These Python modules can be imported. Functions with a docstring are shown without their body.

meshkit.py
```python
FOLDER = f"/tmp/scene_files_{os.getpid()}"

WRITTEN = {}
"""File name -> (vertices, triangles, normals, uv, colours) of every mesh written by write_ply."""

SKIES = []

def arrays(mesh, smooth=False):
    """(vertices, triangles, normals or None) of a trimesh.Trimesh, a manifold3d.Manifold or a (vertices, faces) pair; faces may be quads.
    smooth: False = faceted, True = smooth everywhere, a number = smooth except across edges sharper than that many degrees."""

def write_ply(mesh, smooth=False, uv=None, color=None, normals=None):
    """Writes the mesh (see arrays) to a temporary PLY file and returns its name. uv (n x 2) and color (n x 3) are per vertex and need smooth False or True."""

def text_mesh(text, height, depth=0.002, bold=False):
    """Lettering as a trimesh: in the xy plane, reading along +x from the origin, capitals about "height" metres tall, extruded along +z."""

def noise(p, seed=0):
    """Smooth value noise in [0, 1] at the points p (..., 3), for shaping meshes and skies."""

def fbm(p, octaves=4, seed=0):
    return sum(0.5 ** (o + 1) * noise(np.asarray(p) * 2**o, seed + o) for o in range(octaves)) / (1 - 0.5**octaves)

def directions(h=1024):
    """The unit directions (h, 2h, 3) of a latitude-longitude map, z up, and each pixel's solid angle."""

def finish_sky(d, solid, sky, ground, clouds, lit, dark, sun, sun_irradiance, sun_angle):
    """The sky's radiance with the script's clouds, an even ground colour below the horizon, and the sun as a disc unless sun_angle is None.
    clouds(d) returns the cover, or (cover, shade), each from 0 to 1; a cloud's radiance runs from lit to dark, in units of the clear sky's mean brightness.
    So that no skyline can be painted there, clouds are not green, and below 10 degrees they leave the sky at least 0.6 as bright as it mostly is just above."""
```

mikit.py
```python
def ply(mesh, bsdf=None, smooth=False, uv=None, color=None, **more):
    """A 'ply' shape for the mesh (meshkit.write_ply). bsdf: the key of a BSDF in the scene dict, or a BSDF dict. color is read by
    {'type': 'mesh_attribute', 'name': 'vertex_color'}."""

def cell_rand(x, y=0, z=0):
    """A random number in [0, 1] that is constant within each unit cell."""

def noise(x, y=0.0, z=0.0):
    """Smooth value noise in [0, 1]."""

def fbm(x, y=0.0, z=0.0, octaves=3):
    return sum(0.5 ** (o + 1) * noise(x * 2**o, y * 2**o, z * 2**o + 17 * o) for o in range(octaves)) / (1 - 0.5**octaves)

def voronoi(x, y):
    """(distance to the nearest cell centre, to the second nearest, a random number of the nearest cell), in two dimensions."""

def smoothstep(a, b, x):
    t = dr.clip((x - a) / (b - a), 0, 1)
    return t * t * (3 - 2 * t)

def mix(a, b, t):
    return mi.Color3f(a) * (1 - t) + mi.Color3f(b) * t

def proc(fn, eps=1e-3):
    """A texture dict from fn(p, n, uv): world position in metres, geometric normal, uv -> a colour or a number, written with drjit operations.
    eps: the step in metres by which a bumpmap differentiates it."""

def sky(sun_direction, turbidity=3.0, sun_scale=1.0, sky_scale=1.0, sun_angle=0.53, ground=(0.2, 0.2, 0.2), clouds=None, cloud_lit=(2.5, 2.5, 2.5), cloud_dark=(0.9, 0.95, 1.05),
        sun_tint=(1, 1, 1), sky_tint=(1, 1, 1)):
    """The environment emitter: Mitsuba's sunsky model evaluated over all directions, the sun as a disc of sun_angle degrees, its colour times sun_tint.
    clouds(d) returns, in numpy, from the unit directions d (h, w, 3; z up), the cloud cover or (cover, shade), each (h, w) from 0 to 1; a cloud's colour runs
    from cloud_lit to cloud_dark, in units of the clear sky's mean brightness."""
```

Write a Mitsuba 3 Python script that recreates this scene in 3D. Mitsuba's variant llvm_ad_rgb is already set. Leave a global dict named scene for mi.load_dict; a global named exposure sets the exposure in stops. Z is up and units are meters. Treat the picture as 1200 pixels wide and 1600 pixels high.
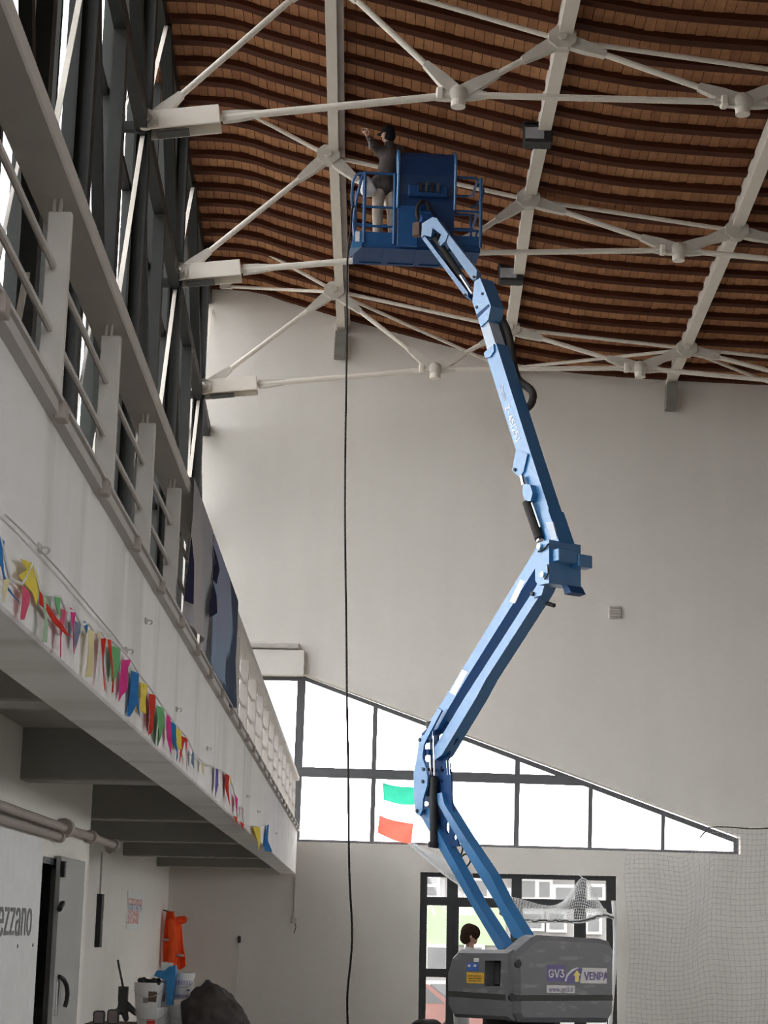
import math, random, numpy as np, trimesh, manifold3d as m3, shapely
import shapely.geometry as sg
import mitsuba as mi, mikit, meshkit, drjit as dr
from mikit import proc, noise, fbm, cell_rand, smoothstep, mix

random.seed(7); rng = np.random.default_rng(7)
scene, labels = {'type': 'scene'}, {}
V = lambda *a: np.array(a, float)
def unit(v): v = np.asarray(v, float); return v / np.linalg.norm(v)

# ------------------------------------------------------------------ camera, sky, exposure
F, EYE = 2829.0, 1.9                     # focal length in pixels of the 1200 x 1600 frame; eye height
cy = unit([-45, -650, F]); cz = np.array([250, 12300, F], float); cz = unit(cz - cy * (cz @ cy)); cx = np.cross(cy, cz)
if cx[0] < 0: cx = -cx
O = V(0, 0, EYE)
right, up, fwd = V(cx[0], cy[0], cz[0]), V(cx[1], cy[1], cz[1]), V(cx[2], cy[2], cz[2])
T4 = mi.ScalarTransform4f
scene['camera'] = {'type': 'perspective', 'fov': 2 * math.degrees(math.atan(600 / F)), 'fov_axis': 'x', 'near_clip': 0.1, 'far_clip': 500.0,
                   'to_world': T4().look_at(origin=O.tolist(), target=(O + fwd).tolist(), up=up.tolist())}
scene['sky'] = mikit.sky((0.5, 0.3, 0.8), turbidity=6, sun_scale=0.0, sky_scale=1.0, ground=(0.30, 0.29, 0.27),
                         clouds=lambda d: (np.ones(d.shape[:2]), 0.25 * meshkit.fbm(d * 3.0, 4, 3)), cloud_lit=(2.4, 2.42, 2.45), cloud_dark=(1.5, 1.52, 1.56))
exposure = 4.2

# measuring: a pixel of the photograph to a point on a known plane of the hall
def ray(x, y): c = right * (x - 600) + up * (800 - y) + fwd * F; return c
def on(x, y, p, n): d = ray(x, y); return O + d * (((np.asarray(p) - O) @ n) / (d @ n))
def aty(x, y, Y): return on(x, y, V(0, Y, 0), V(0, 1, 0))
def atx(x, y, X): return on(x, y, V(X, 0, 0), V(1, 0, 0))
def atz(x, y, Z): return on(x, y, V(0, 0, Z), V(0, 0, 1))
def proj(P):
    q = np.asarray(P, float) - O; return 600 + F * (q @ right) / (q @ fwd), 800 - F * (q @ up) / (q @ fwd), q @ fwd

# ------------------------------------------------------------------ materials
def mat(key, d): scene[key] = {'type': 'twosided', 'bsdf': d}; return key
def rough(key, c, r=0.6, spec=0.4, metal=0.0, **k):
    col = proc(c) if callable(c) else {'type': 'rgb', 'value': list(c)}
    return mat(key, {'type': 'principled', 'base_color': col, 'roughness': r, 'specular': spec, 'metallic': metal, **k})
C3 = mi.Color3f
def tint(c, amt, sx, sy=None, sz=None, seed=0.0, oct=3):
    sy = sx if sy is None else sy; sz = sx if sz is None else sz
    return lambda p, n, uv: C3(*c) * (1 - amt + 2 * amt * fbm(p.x * sx + seed, p.y * sy + seed, p.z * sz, oct))
def plaster_fn(p, n, uv):
    stain = fbm(p.x * 0.35, p.y * 0.35 + 4, p.z * 0.22, 4)
    streak = fbm(p.x * 3.1, p.y * 3.1, p.z * 0.25 + 9, 3)
    fine = noise(p.x * 40, p.y * 40, p.z * 40)
    return mix((0.68, 0.65, 0.60), (0.75, 0.722, 0.672), stain) * (0.95 + 0.07 * streak) * (0.985 + 0.03 * fine)
rough('mat_plaster', plaster_fn, 0.85, 0.2)
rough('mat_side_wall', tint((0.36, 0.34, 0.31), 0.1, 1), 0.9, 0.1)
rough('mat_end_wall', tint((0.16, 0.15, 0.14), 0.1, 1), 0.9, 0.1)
def fascia_fn(p, n, uv):
    streak = smoothstep(0.5, 0.85, fbm(p.y * 2.6, 3.0, p.z * 0.35, 4))
    return mix((0.75, 0.73, 0.71), (0.62, 0.60, 0.57), streak) * (0.95 + 0.1 * fbm(p.x * 2, p.y * 2, p.z * 2, 3))
rough('mat_fascia', fascia_fn, 0.85, 0.2)
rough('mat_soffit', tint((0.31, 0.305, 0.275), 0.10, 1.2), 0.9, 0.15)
rough('mat_floor', tint((0.27, 0.26, 0.24), 0.08, 0.8), 0.4, 0.4)
def tile_fn(p, n, uv):
    a = cell_rand(dr.floor(p.x / 0.14), dr.floor((p.y + 0.04) / 0.55), 1.0)
    b = cell_rand(dr.floor(p.x / 2.2 + 7.3), dr.floor((p.y + 0.04) / 0.55), 5.0)
    c = mix((0.27, 0.115, 0.06), (0.43, 0.215, 0.105), a * 0.5 + b * 0.5)
    return c * (0.8 + 0.4 * fbm(p.x * 11, p.y * 11, p.z * 3, 3))
rough('mat_tile', tile_fn, 0.8, 0.2)
rough('mat_joist', tint((0.062, 0.017, 0.006), 0.25, 3, 14, 8), 0.7, 0.2)
rough('mat_deck', tint((0.20, 0.10, 0.06), 0.2, 2), 0.9, 0.1)
rough('mat_white_steel', tint((0.76, 0.71, 0.63), 0.04, 3), 0.5, 0.4)
rough('mat_node_steel', tint((0.58, 0.55, 0.49), 0.1, 8), 0.5, 0.4)
rough('mat_rail', tint((0.64, 0.60, 0.555), 0.06, 7), 0.55, 0.3)
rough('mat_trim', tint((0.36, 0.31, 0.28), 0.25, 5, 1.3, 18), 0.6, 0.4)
rough('mat_ledge', tint((0.50, 0.47, 0.44), 0.2, 6, 1.5, 20), 0.6, 0.4)
rough('mat_dark_steel', tint((0.020, 0.022, 0.021), 0.2, 3), 0.5, 0.25)
rough('mat_grey_steel', tint((0.034, 0.037, 0.035), 0.2, 3), 0.5, 0.25)
rough('mat_window_frame', tint((0.12, 0.122, 0.13), 0.15, 3), 0.45, 0.4)
rough('mat_door_frame', tint((0.030, 0.032, 0.034), 0.15, 3), 0.4, 0.4)
def blue_fn(p, n, uv): return C3(0.035, 0.215, 0.50) * (0.86 + 0.28 * fbm(p.x * 2.5, p.y * 2.5, p.z * 2.5, 4))
mat('mat_blue', {'type': 'roughplastic', 'diffuse_reflectance': proc(blue_fn), 'alpha': 0.18, 'int_ior': 2.05})
rough('mat_blue_shade', (0.014, 0.055, 0.16), 0.5, 0.2)  # the lift's blue again, with shade put into the colour
rough('mat_blue_basket_shade', (0.014, 0.085, 0.24), 0.35, 0.6)  # shaded copy of the lift's blue for basket rails and boards
rough('mat_blue_panel_shade', (0.008, 0.035, 0.11), 0.4, 0.5)  # deepest shaded copy of the lift's blue, for the basket panel
rough('mat_corbel', tint((0.22, 0.21, 0.19), 0.2, 8), 0.8, 0.2)
rough('mat_extension', tint((0.42, 0.50, 0.60), 0.1, 5), 0.35, 0.5)
def cover_fn(p, n, uv):
    scuff = smoothstep(0.55, 0.8, fbm(p.x * 5, p.y * 5, p.z * 12, 4))
    return mix((0.16, 0.163, 0.172), (0.235, 0.232, 0.232), scuff) * (0.93 + 0.14 * fbm(p.x * 2, p.y * 2, p.z * 2 + 3, 3))
rough('mat_cover', cover_fn, 0.4, 0.5)
rough('mat_black', (0.018, 0.018, 0.019), 0.5, 0.4)
rough('mat_rubber', tint((0.028, 0.026, 0.024), 0.2, 20), 0.7, 0.3)
rough('mat_chrome', (0.80, 0.80, 0.80), 0.18, 0.5, 1.0)
rough('mat_white', (0.82, 0.82, 0.81), 0.55, 0.4)
rough('mat_offwhite', tint((0.70, 0.70, 0.68), 0.05, 9), 0.5, 0.4)
rough('mat_sticker_blue', (0.07, 0.16, 0.50), 0.5)
rough('mat_sticker_yellow', (0.80, 0.47, 0.05), 0.5)
rough('mat_yellow', (0.85, 0.75, 0.22), 0.5)
rough('mat_purple', (0.16, 0.13, 0.30), 0.5)
rough('mat_lilac', (0.36, 0.32, 0.45), 0.5)
rough('mat_lens', (0.32, 0.33, 0.35), 0.25, 0.6)
rough('mat_sign_grey', (0.20, 0.20, 0.20), 0.7)
rough('mat_door_grey', tint((0.36, 0.36, 0.335), 0.06, 2), 0.6, 0.3)
rough('mat_red', (0.62, 0.05, 0.04), 0.6)
rough('mat_poster_red', (0.60, 0.25, 0.22), 0.7)
rough('mat_poster_blue', (0.26, 0.27, 0.38), 0.7)
rough('mat_hivis', tint((0.95, 0.115, 0.03), 0.15, 7), 0.75, 0.2)
rough('mat_tape', (0.42, 0.42, 0.42), 0.4)
rough('mat_tarp', tint((0.075, 0.066, 0.06), 0.3, 8), 0.75, 0.25)
rough('mat_bag_blue', tint((0.04, 0.22, 0.48), 0.1, 8), 0.6, 0.3)
rough('mat_mauve', tint((0.24, 0.20, 0.195), 0.1, 8), 0.6, 0.3)
rough('mat_brown', (0.10, 0.06, 0.04), 0.6)
rough('mat_dark_grey', (0.055, 0.058, 0.055), 0.6, 0.3)
rough('mat_net_white', (0.74, 0.75, 0.75), 0.8, 0.1)
rough('mat_net_grey', (0.40, 0.42, 0.44), 0.8, 0.1)
rough('mat_skin', (0.48, 0.28, 0.20), 0.6, 0.3)
rough('mat_jacket', tint((0.085, 0.072, 0.068), 0.3, 9), 0.85, 0.1)
rough('mat_trousers', tint((0.50, 0.43, 0.36), 0.15, 10), 0.85, 0.1)
rough('mat_overall', tint((0.62, 0.62, 0.60), 0.08, 9), 0.85, 0.1)
rough('mat_beanie', tint((0.040, 0.022, 0.014), 0.3, 60), 0.9, 0.1)
rough('mat_boot', (0.05, 0.04, 0.035), 0.7, 0.2)
rough('mat_cap', (0.012, 0.012, 0.014), 0.8, 0.1)
rough('mat_ground', tint((0.20, 0.185, 0.16), 0.1, 0.7), 0.9, 0.1)
rough('mat_house_green', tint((0.36, 0.44, 0.30), 0.05, 1), 0.9, 0.1)
rough('mat_house_white', tint((0.30, 0.295, 0.29), 0.05, 1), 0.9, 0.1)
rough('mat_house_glass', tint((0.19, 0.195, 0.20), 0.3, 1.3), 0.4, 0.3)
rough('mat_house_frame', (0.48, 0.48, 0.48), 0.6)
rough('mat_car_red', (0.36, 0.19, 0.175), 0.3, 0.5, clearcoat=0.8)
CLOTH = dict(blue=(0.05, 0.20, 0.48), yellow=(0.82, 0.68, 0.12), pink=(0.72, 0.13, 0.22), magenta=(0.76, 0.07, 0.30), red=(0.68, 0.06, 0.04), green=(0.20, 0.50, 0.22),
             dull=(0.22, 0.29, 0.38), cream=(0.78, 0.70, 0.42), violet=(0.20, 0.17, 0.42), palegreen=(0.42, 0.58, 0.40))
def cloth(key, c, tr=0.25, amt=0.12, sc=14):
    scene[key] = {'type': 'principledthin', 'base_color': proc(c) if callable(c) else proc(tint(c, amt, sc)), 'roughness': 0.8, 'diff_trans': 2 * tr, 'specular' if 0 else 'eta': 1.3}
    return key
for k, c in CLOTH.items(): cloth('mat_flag_' + k, c, 0.2)
cloth('mat_italy_green', (0.06, 0.60, 0.38), 0.45, 0.05); cloth('mat_italy_white', (0.88, 0.88, 0.88), 0.9, 0.02); cloth('mat_italy_red', (0.85, 0.17, 0.12), 0.5, 0.05)
scene['mat_glass'] = {'type': 'thindielectric', 'int_ior': 1.5}

# ------------------------------------------------------------------ mesh helpers
used = {}
def key(name, parent=None):
    base = (parent + '__' if parent else '') + name
    k = used.get(base, 0); used[base] = k + 1
    return base if k == 0 else f'{base}_{k:03d}'
def add(name, mesh, m, parent=None, smooth=False, label=None, cat=None, group=None, kind=None, **more):
    k = key(name, parent)
    scene[k] = mikit.ply(mesh, m, smooth, **more)
    tag(k, label, cat, group, kind); return k
def tag(k, label=None, cat=None, group=None, kind=None):
    d = {a: b for a, b in dict(label=label, category=cat, group=group, kind=kind).items() if b}
    if d: labels.setdefault(k, {}).update(d)
    return k
def thing(name, label, cat, group=None): k = key(name); return tag(k, label, cat, group)
cat_ = trimesh.util.concatenate
def box(x0, x1, y0, y1, z0, z1):
    m = trimesh.creation.box(extents=(abs(x1 - x0), abs(y1 - y0), abs(z1 - z0))); m.apply_translation(((x0 + x1) / 2, (y0 + y1) / 2, (z0 + z1) / 2)); return m
def frame_mat(o, ex, ey, ez): M = np.eye(4); M[:3, 0], M[:3, 1], M[:3, 2], M[:3, 3] = ex, ey, ez, o; return M
def hullpts(pts): return trimesh.convex.convex_hull(np.asarray(pts, float))
def fbox(o, ex, ey, ez, a, b, c, ch=0.0):
    """box of ranges a, b, c along the axes of a frame, its edges chamfered by ch"""
    if ch <= 0:
        m = box(a[0], a[1], b[0], b[1], c[0], c[1]); m.apply_transform(frame_mat(o, ex, ey, ez)); return m
    P = []
    for i in range(3):
        r = [list(a), list(b), list(c)]
        for j in range(3):
            if j != i: r[j] = [r[j][0] + ch, r[j][1] - ch]
        P += [(x, y, z) for x in r[0] for y in r[1] for z in r[2]]
    P = np.array(P); return hullpts(o + P[:, :1] * ex + P[:, 1:2] * ey + P[:, 2:] * ez)
def cbox(x0, x1, y0, y1, z0, z1, ch=0.008): return fbox(V(0, 0, 0), V(1, 0, 0), V(0, 1, 0), V(0, 0, 1), (x0, x1), (y0, y1), (z0, z1), ch)
def perp(d, hint=(0, 0, 1)):
    d = unit(d); a = np.asarray(hint, float)
    if abs(d @ unit(a)) > 0.98: a = V(0, 1, 0)
    s = unit(np.cross(d, a)); return s, unit(np.cross(s, d))
def bar(p, q, w, h, hint=(0, 0, 1), ch=0.0):
    p, q = np.asarray(p, float), np.asarray(q, float); d = unit(q - p); s, u = perp(d, hint)
    return fbox(p, d, s, u, (0, np.linalg.norm(q - p)), (-w / 2, w / 2), (-h / 2, h / 2), ch)
def tube(pts, r, sides=8, cap=True):
    p = np.asarray(pts, float); n = len(p); t = np.gradient(p, axis=0); t /= np.linalg.norm(t, axis=1, keepdims=True) + 1e-12
    r = np.broadcast_to(r, (n,)); a = perp(t[0])[0]; vs = []
    for i in range(n):
        a = unit(a - t[i] * (a @ t[i])); b = np.cross(t[i], a); th = np.arange(sides) * 2 * np.pi / sides
        vs.append(p[i] + r[i] * (np.cos(th)[:, None] * a + np.sin(th)[:, None] * b))
    v = np.vstack(vs); f = []
    for i in range(n - 1):
        for j in range(sides):
            k = (j + 1) % sides; A, B, Cc, D = i * sides + j, i * sides + k, (i + 1) * sides + k, (i + 1) * sides + j
            f += [(A, B, Cc), (A, Cc, D)]
    if cap:
        v = np.vstack([v, p[:1], p[-1:]]); e = (n - 1) * sides
        for j in range(sides): k = (j + 1) % sides; f += [(len(v) - 2, k, j), (len(v) - 1, e + j, e + k)]
    return trimesh.Trimesh(v, np.array(f), process=False)
def spline(pts, n=24):
    from scipy.interpolate import CubicSpline
    p = np.asarray(pts, float); s = np.r_[0, np.cumsum(np.linalg.norm(np.diff(p, axis=0), axis=1))]
    return CubicSpline(s, p)(np.linspace(0, s[-1], n))
def disc(c, axis, r, th, sides=16): c, a = np.asarray(c, float), unit(axis); return tube([c - a * th / 2, c + a * th / 2], r, sides)
def prism(poly, o, ex, ey, ez, d0, d1):
    """a polygon (in ex, ey) extruded from d0 to d1 along ez"""
    g = poly if isinstance(poly, sg.base.BaseGeometry) else sg.Polygon(poly)
    if not g.is_valid: g = g.buffer(0)
    gs = getattr(g, 'geoms', [g]); out = []
    for q in gs:
        m = trimesh.creation.extrude_polygon(q, abs(d1 - d0), engine='earcut'); m.apply_translation((0, 0, min(d0, d1))); out.append(m)
    m = cat_(out); M = frame_mat(o, ex, ey, ez); m.apply_transform(M)
    if np.linalg.det(M[:3, :3]) < 0: m.invert()
    return m
def chamfer(poly, o, ex, ey, ez, d0, d1, c):
    """a convex polygon extruded, with the edges of both ends chamfered"""
    g = sg.Polygon(poly); inn = g.buffer(-c, join_style=2); P = []
    for ring, ds in ((g, (d0 + c, d1 - c)), (inn, (d0, d1))):
        for x, y in list(ring.exterior.coords)[:-1]:
            for d in ds: P.append(np.asarray(o) + np.asarray(ex) * x + np.asarray(ey) * y + np.asarray(ez) * d)
    return hullpts(P)
def lathe(profile, o, axis=(0, 0, 1), n=24):
    m = trimesh.creation.revolve(np.array(profile, float), sections=n)
    s, u = perp(axis); a = unit(axis); m.apply_transform(frame_mat(o, s, np.cross(a, s), a)); return m
def text(s, h, o, ex, ez, depth=0.004, bold=True, squeeze=1.0, center=True):
    m = meshkit.text_mesh(s, h, depth, bold); ex, ez = unit(ex), unit(ez); ey = np.cross(ez, ex)
    if center: b = m.bounds; m.apply_translation((-(b[0, 0] + b[1, 0]) / 2, -h / 2, 0))
    m.apply_transform(np.diag([squeeze, 1, 1, 1])); m.apply_transform(frame_mat(o, ex, ey, ez)); return m
def sheet(fn, nu, nv, th=0.0):
    """a surface patch fn(u, v) -> point"""
    P = np.array([[fn(i / (nu - 1), j / (nv - 1)) for j in range(nv)] for i in range(nu)]).reshape(-1, 3); f = []
    for i in range(nu - 1):
        for j in range(nv - 1): a = i * nv + j; f += [(a, a + nv, a + nv + 1), (a, a + nv + 1, a + 1)]
    return trimesh.Trimesh(P, np.array(f), process=False)
def blob(bones, length=0.03, it=8):
    """bones: (point, radius, point, radius): one smooth body"""
    S = m3.Manifold.sphere
    parts = [m3.Manifold.batch_hull([S(r0, 16).translate(list(map(float, a))), S(r1, 16).translate(list(map(float, b)))]) for a, r0, b, r1 in bones]
    m = m3.Manifold.batch_boolean(parts, m3.OpType.Add).refine_to_length(length).to_mesh()
    t = trimesh.Trimesh(m.vert_properties[:, :3], m.tri_verts, process=True); return trimesh.smoothing.filter_taubin(t, iterations=it)
X, Y, Z = V(1, 0, 0), V(0, 1, 0), V(0, 0, 1)
WALL = 33.6

# ------------------------------------------------------------------ the hall: roof surface
prof = np.array([(-3.7, 14.10), (-3.35, 14.06), (-2.83, 14.06), (-2.29, 14.03), (-1.53, 13.81), (-1.13, 13.70), (-0.65, 13.56), (1.05, 13.13), (2.05, 12.88), (2.95, 12.68), (4.04, 12.52), (6.22, 12.41), (7.78, 12.37), (10, 12.33), (13.4, 12.30)])
from scipy.interpolate import PchipInterpolator
prof_fn = PchipInterpolator(prof[:, 0], prof[:, 1]); SLOPE = 0.115
def roof(x, y): return prof_fn(x) + SLOPE * (WALL - y)
# deck above the tiles
xs = np.r_[np.arange(-3.6, 8.0, 0.4), np.arange(8.0, 13.4, 0.9), 13.3]; ys = np.linspace(-6.3, 35.0, 12); Pd, Fd = [], []
for j, y in enumerate(ys):
    for x in xs: Pd.append((x, y, roof(x, y) + 0.085))
nx = len(xs)
for j in range(len(ys) - 1):
    for i in range(nx - 1): a = j * nx + i; Fd += [(a, a + nx, a + nx + 1), (a, a + nx + 1, a + 1)]
Pd = np.array(Pd); nP = len(Pd); Fd = np.array(Fd)
deck = trimesh.Trimesh(np.vstack([Pd, Pd + V(0, 0, 0.25)]), np.vstack([Fd, Fd[:, ::-1] + nP]), process=False)
add('ceiling', deck, 'mat_deck', kind='structure')
# tiles between joists: pitch 0.55 m along the hall, 0.14 m across
PITCH, TW = 0.55, 0.14
tiles = []
for r in range(int(17.0 / PITCH), int(WALL / PITCH)):
    y0, y1 = r * PITCH + 0.0, (r + 1) * PITCH
    for c in range(int(-3.4 / TW), int(12.6 / TW)):
        x0, x1 = c * TW + 0.004, (c + 1) * TW - 0.004
        d = rng.normal(0, 0.004); tlt = rng.normal(0, 0.003)
        v = []
        for zz in (0.035, 0.0):
            for (x, y) in ((x0, y0 - 0.02), (x1, y0 - 0.02), (x1, y1 - 0.06), (x0, y1 - 0.06)):
                v.append((x, y, roof(x, y) + 0.065 + d + (tlt if x == x0 else -tlt) - (0.035 - zz if zz == 0 else 0) + 0))
        # lower lip arched: a middle line that hangs lower, as hollow clay blocks do
        px, py, zc = proj(((x0 + x1) / 2, (y0 + y1) / 2, roof((x0 + x1) / 2, y0)))
        tiles.append((np.array(v), zc, 0 <= px <= 1200 and -12 <= py <= 1600))
TF = np.array([(0, 2, 1), (0, 3, 2), (4, 5, 6), (4, 6, 7), (0, 1, 5), (0, 5, 4), (1, 2, 6), (1, 6, 5), (2, 3, 7), (2, 7, 6), (3, 0, 4), (3, 4, 7)])
order = sorted(range(len(tiles)), key=lambda i: (not tiles[i][2], tiles[i][1]))
for i in order[:300]: add('tile', (tiles[i][0], TF), 'mat_tile', 'ceiling')
vv = np.vstack([tiles[i][0] for i in order[300:]]); ff = np.vstack([TF + 8 * k for k in range(len(order) - 300)])
add('tile_field', trimesh.Trimesh(vv, ff, process=False), 'mat_tile', 'ceiling', kind='stuff')
xj = np.r_[np.arange(-3.4, 8.2, 0.35), 9.5, 11, 12.6]
for r in range(int(17.0 / PITCH), int(WALL / PITCH) + 1):
    yc = r * PITCH - 0.03; P, Fj = [], []
    for x in xj:
        z = roof(x, yc)
        P += [(x, yc - 0.07, z + 0.09), (x, yc + 0.10, z + 0.09), (x, yc + 0.10, z - 0.05), (x, yc - 0.07, z - 0.05)]
    for i in range(len(xj) - 1):
        for k in range(4): a, b = 4 * i + k, 4 * i + (k + 1) % 4; Fj += [(a, b, b + 4), (a, b + 4, a + 4)]
    e = 4 * (len(xj) - 1); Fj += [(0, 2, 1), (0, 3, 2), (e, e + 1, e + 2), (e, e + 2, e + 3)]
    add('joist', trimesh.Trimesh(np.array(P), np.array(Fj), process=False), 'mat_joist', 'ceiling')

# ------------------------------------------------------------------ back wall with its window and door openings
def pxpoly(pts, Yw): return [(p[0], p[2]) for p in (aty(x, y, Yw) for x, y in pts)]
LEFT = -3.62
top = [(x, float(roof(x, WALL)) + 0.12) for x in np.linspace(13.2, LEFT, 40)]
outer = sg.Polygon([(LEFT, -0.3), (13.2, -0.3)] + top)
WIN = pxpoly([(366, 1054), (478, 1054), (1157, 1306), (1157, 1335), (366, 1312)], WALL)
DOOR = [(1.165, -0.05), (4.74, -0.05), (4.74, 2.915), (1.165, 2.915)]
wallp = outer.difference(sg.Polygon(WIN)).difference(sg.Polygon(DOOR))
add('wall_back', prism(wallp, V(0, WALL, 0), X, Z, -Y, -0.35, 0.0), 'mat_plaster', kind='structure')
# the window: dark frame, mullions, transom and panes near the outer face
YF = WALL + 0.22
def pf(x, y): p = aty(x, y, YF); return np.array([p[0], p[2]])
outl = sg.Polygon([pf(*q) for q in [(372, 1060), (476, 1060), (1150, 1312), (1150, 1334), (372, 1312)]]).buffer(0.03)
inn = sg.Polygon([pf(*q) for q in [(374, 1062), (478, 1064), (1146, 1316), (1146, 1331), (374, 1309)]])
bars_ = [sg.LineString([pf(472, 1050), pf(461, 1320)]).buffer(0.075, cap_style=2)]
for x0, y0, x1, y1, w in [(587, 1095, 581, 1318, 0.04), (697, 1135, 694, 1322, 0.04), (809, 1178, 806, 1330, 0.045), (923, 1215, 921, 1332, 0.035), (1036, 1260, 1035, 1334, 0.032), (392, 1056, 384, 1312, 0.035)]:
    bars_.append(sg.LineString([pf(x0, y0), pf(x1, y1)]).buffer(w, cap_style=2))
tr = sg.LineString([pf(366, 1201), pf(470, 1205)]).union(sg.LineString([pf(470, 1206), pf(930, 1221)])).buffer(0.085, cap_style=2)
k = tag('window_1', kind='structure')
scene['window_1'] = mikit.ply(prism(outl.difference(inn), V(0, YF, 0), X, Z, -Y, -0.04, 0.04), 'mat_window_frame')
for b in bars_: add('mullion', prism(b.intersection(outl), V(0, YF, 0), X, Z, -Y, -0.035, 0.045), 'mat_window_frame', 'window_1')
add('transom', prism(tr.intersection(outl), V(0, YF, 0), X, Z, -Y, -0.05, 0.06), 'mat_window_frame', 'window_1')
lights = inn.difference(shapely.union_all(bars_ + [tr]))
for g in lights.geoms:
    if g.area > 0.03: add('pane', prism(g.buffer(0.015, join_style=2), V(0, YF, 0), X, Z, -Y, -0.001, 0.0), 'mat_glass', 'window_1')
# white ledge under the slope of the opening and the boxed-out panel at its left
pb = [aty(x, y, WALL - 0.12) for x, y in [(384, 1011), (476, 1016), (477, 1056), (384, 1054)]]
k = thing('shutter_box', 'white shutter box on the back wall above the left end of the slanted window', 'shutter box')
add('casing', cbox(-2.4, pb[1][0], WALL - 0.13, WALL - 0.001, pb[2][2], pb[1][2], 0.012), 'mat_plaster', k)
add('cover_strip', cbox(-2.4, pb[1][0] - 0.1, WALL - 0.17, WALL - 0.001, pb[1][2] + 0.03, pb[1][2] + 0.13, 0.02), 'mat_ledge', k)

# the door: dark frame with side lights, two leaves and a row of top lights
YD = WALL + 0.1
def dx(px): return aty(px, 1420, YD)[0]
def dz(py): return aty(800, py, YD)[2]
tag('door_1', kind='structure')
dox = [dx(653), dx(667), dx(698), dx(715), dx(799), dx(815), dx(898), dx(915), dx(947), dx(964)]
doz = [0.0, 0.16, dz(1529), dz(1516), dz(1417), dz(1404), dz(1373), dz(1356)]
full = sg.box(dox[0], 0, dox[9], doz[7])
holes = [sg.box(dox[i], doz[j], dox[i + 1], doz[j + 1]) for i in (1, 3, 5, 7) for j in (1, 3, 5)]
scene['door_1'] = mikit.ply(prism(full.difference(shapely.union_all(holes)), V(0, YD, 0), X, Z, -Y, -0.04, 0.04), 'mat_door_frame')
for h in holes:
    q = h.bounds; add('pane', box(q[0] - 0.01, q[2] + 0.01, YD + 0.001, YD + 0.003, q[1] - 0.01, q[3] + 0.01), 'mat_glass', 'door_1')
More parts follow.
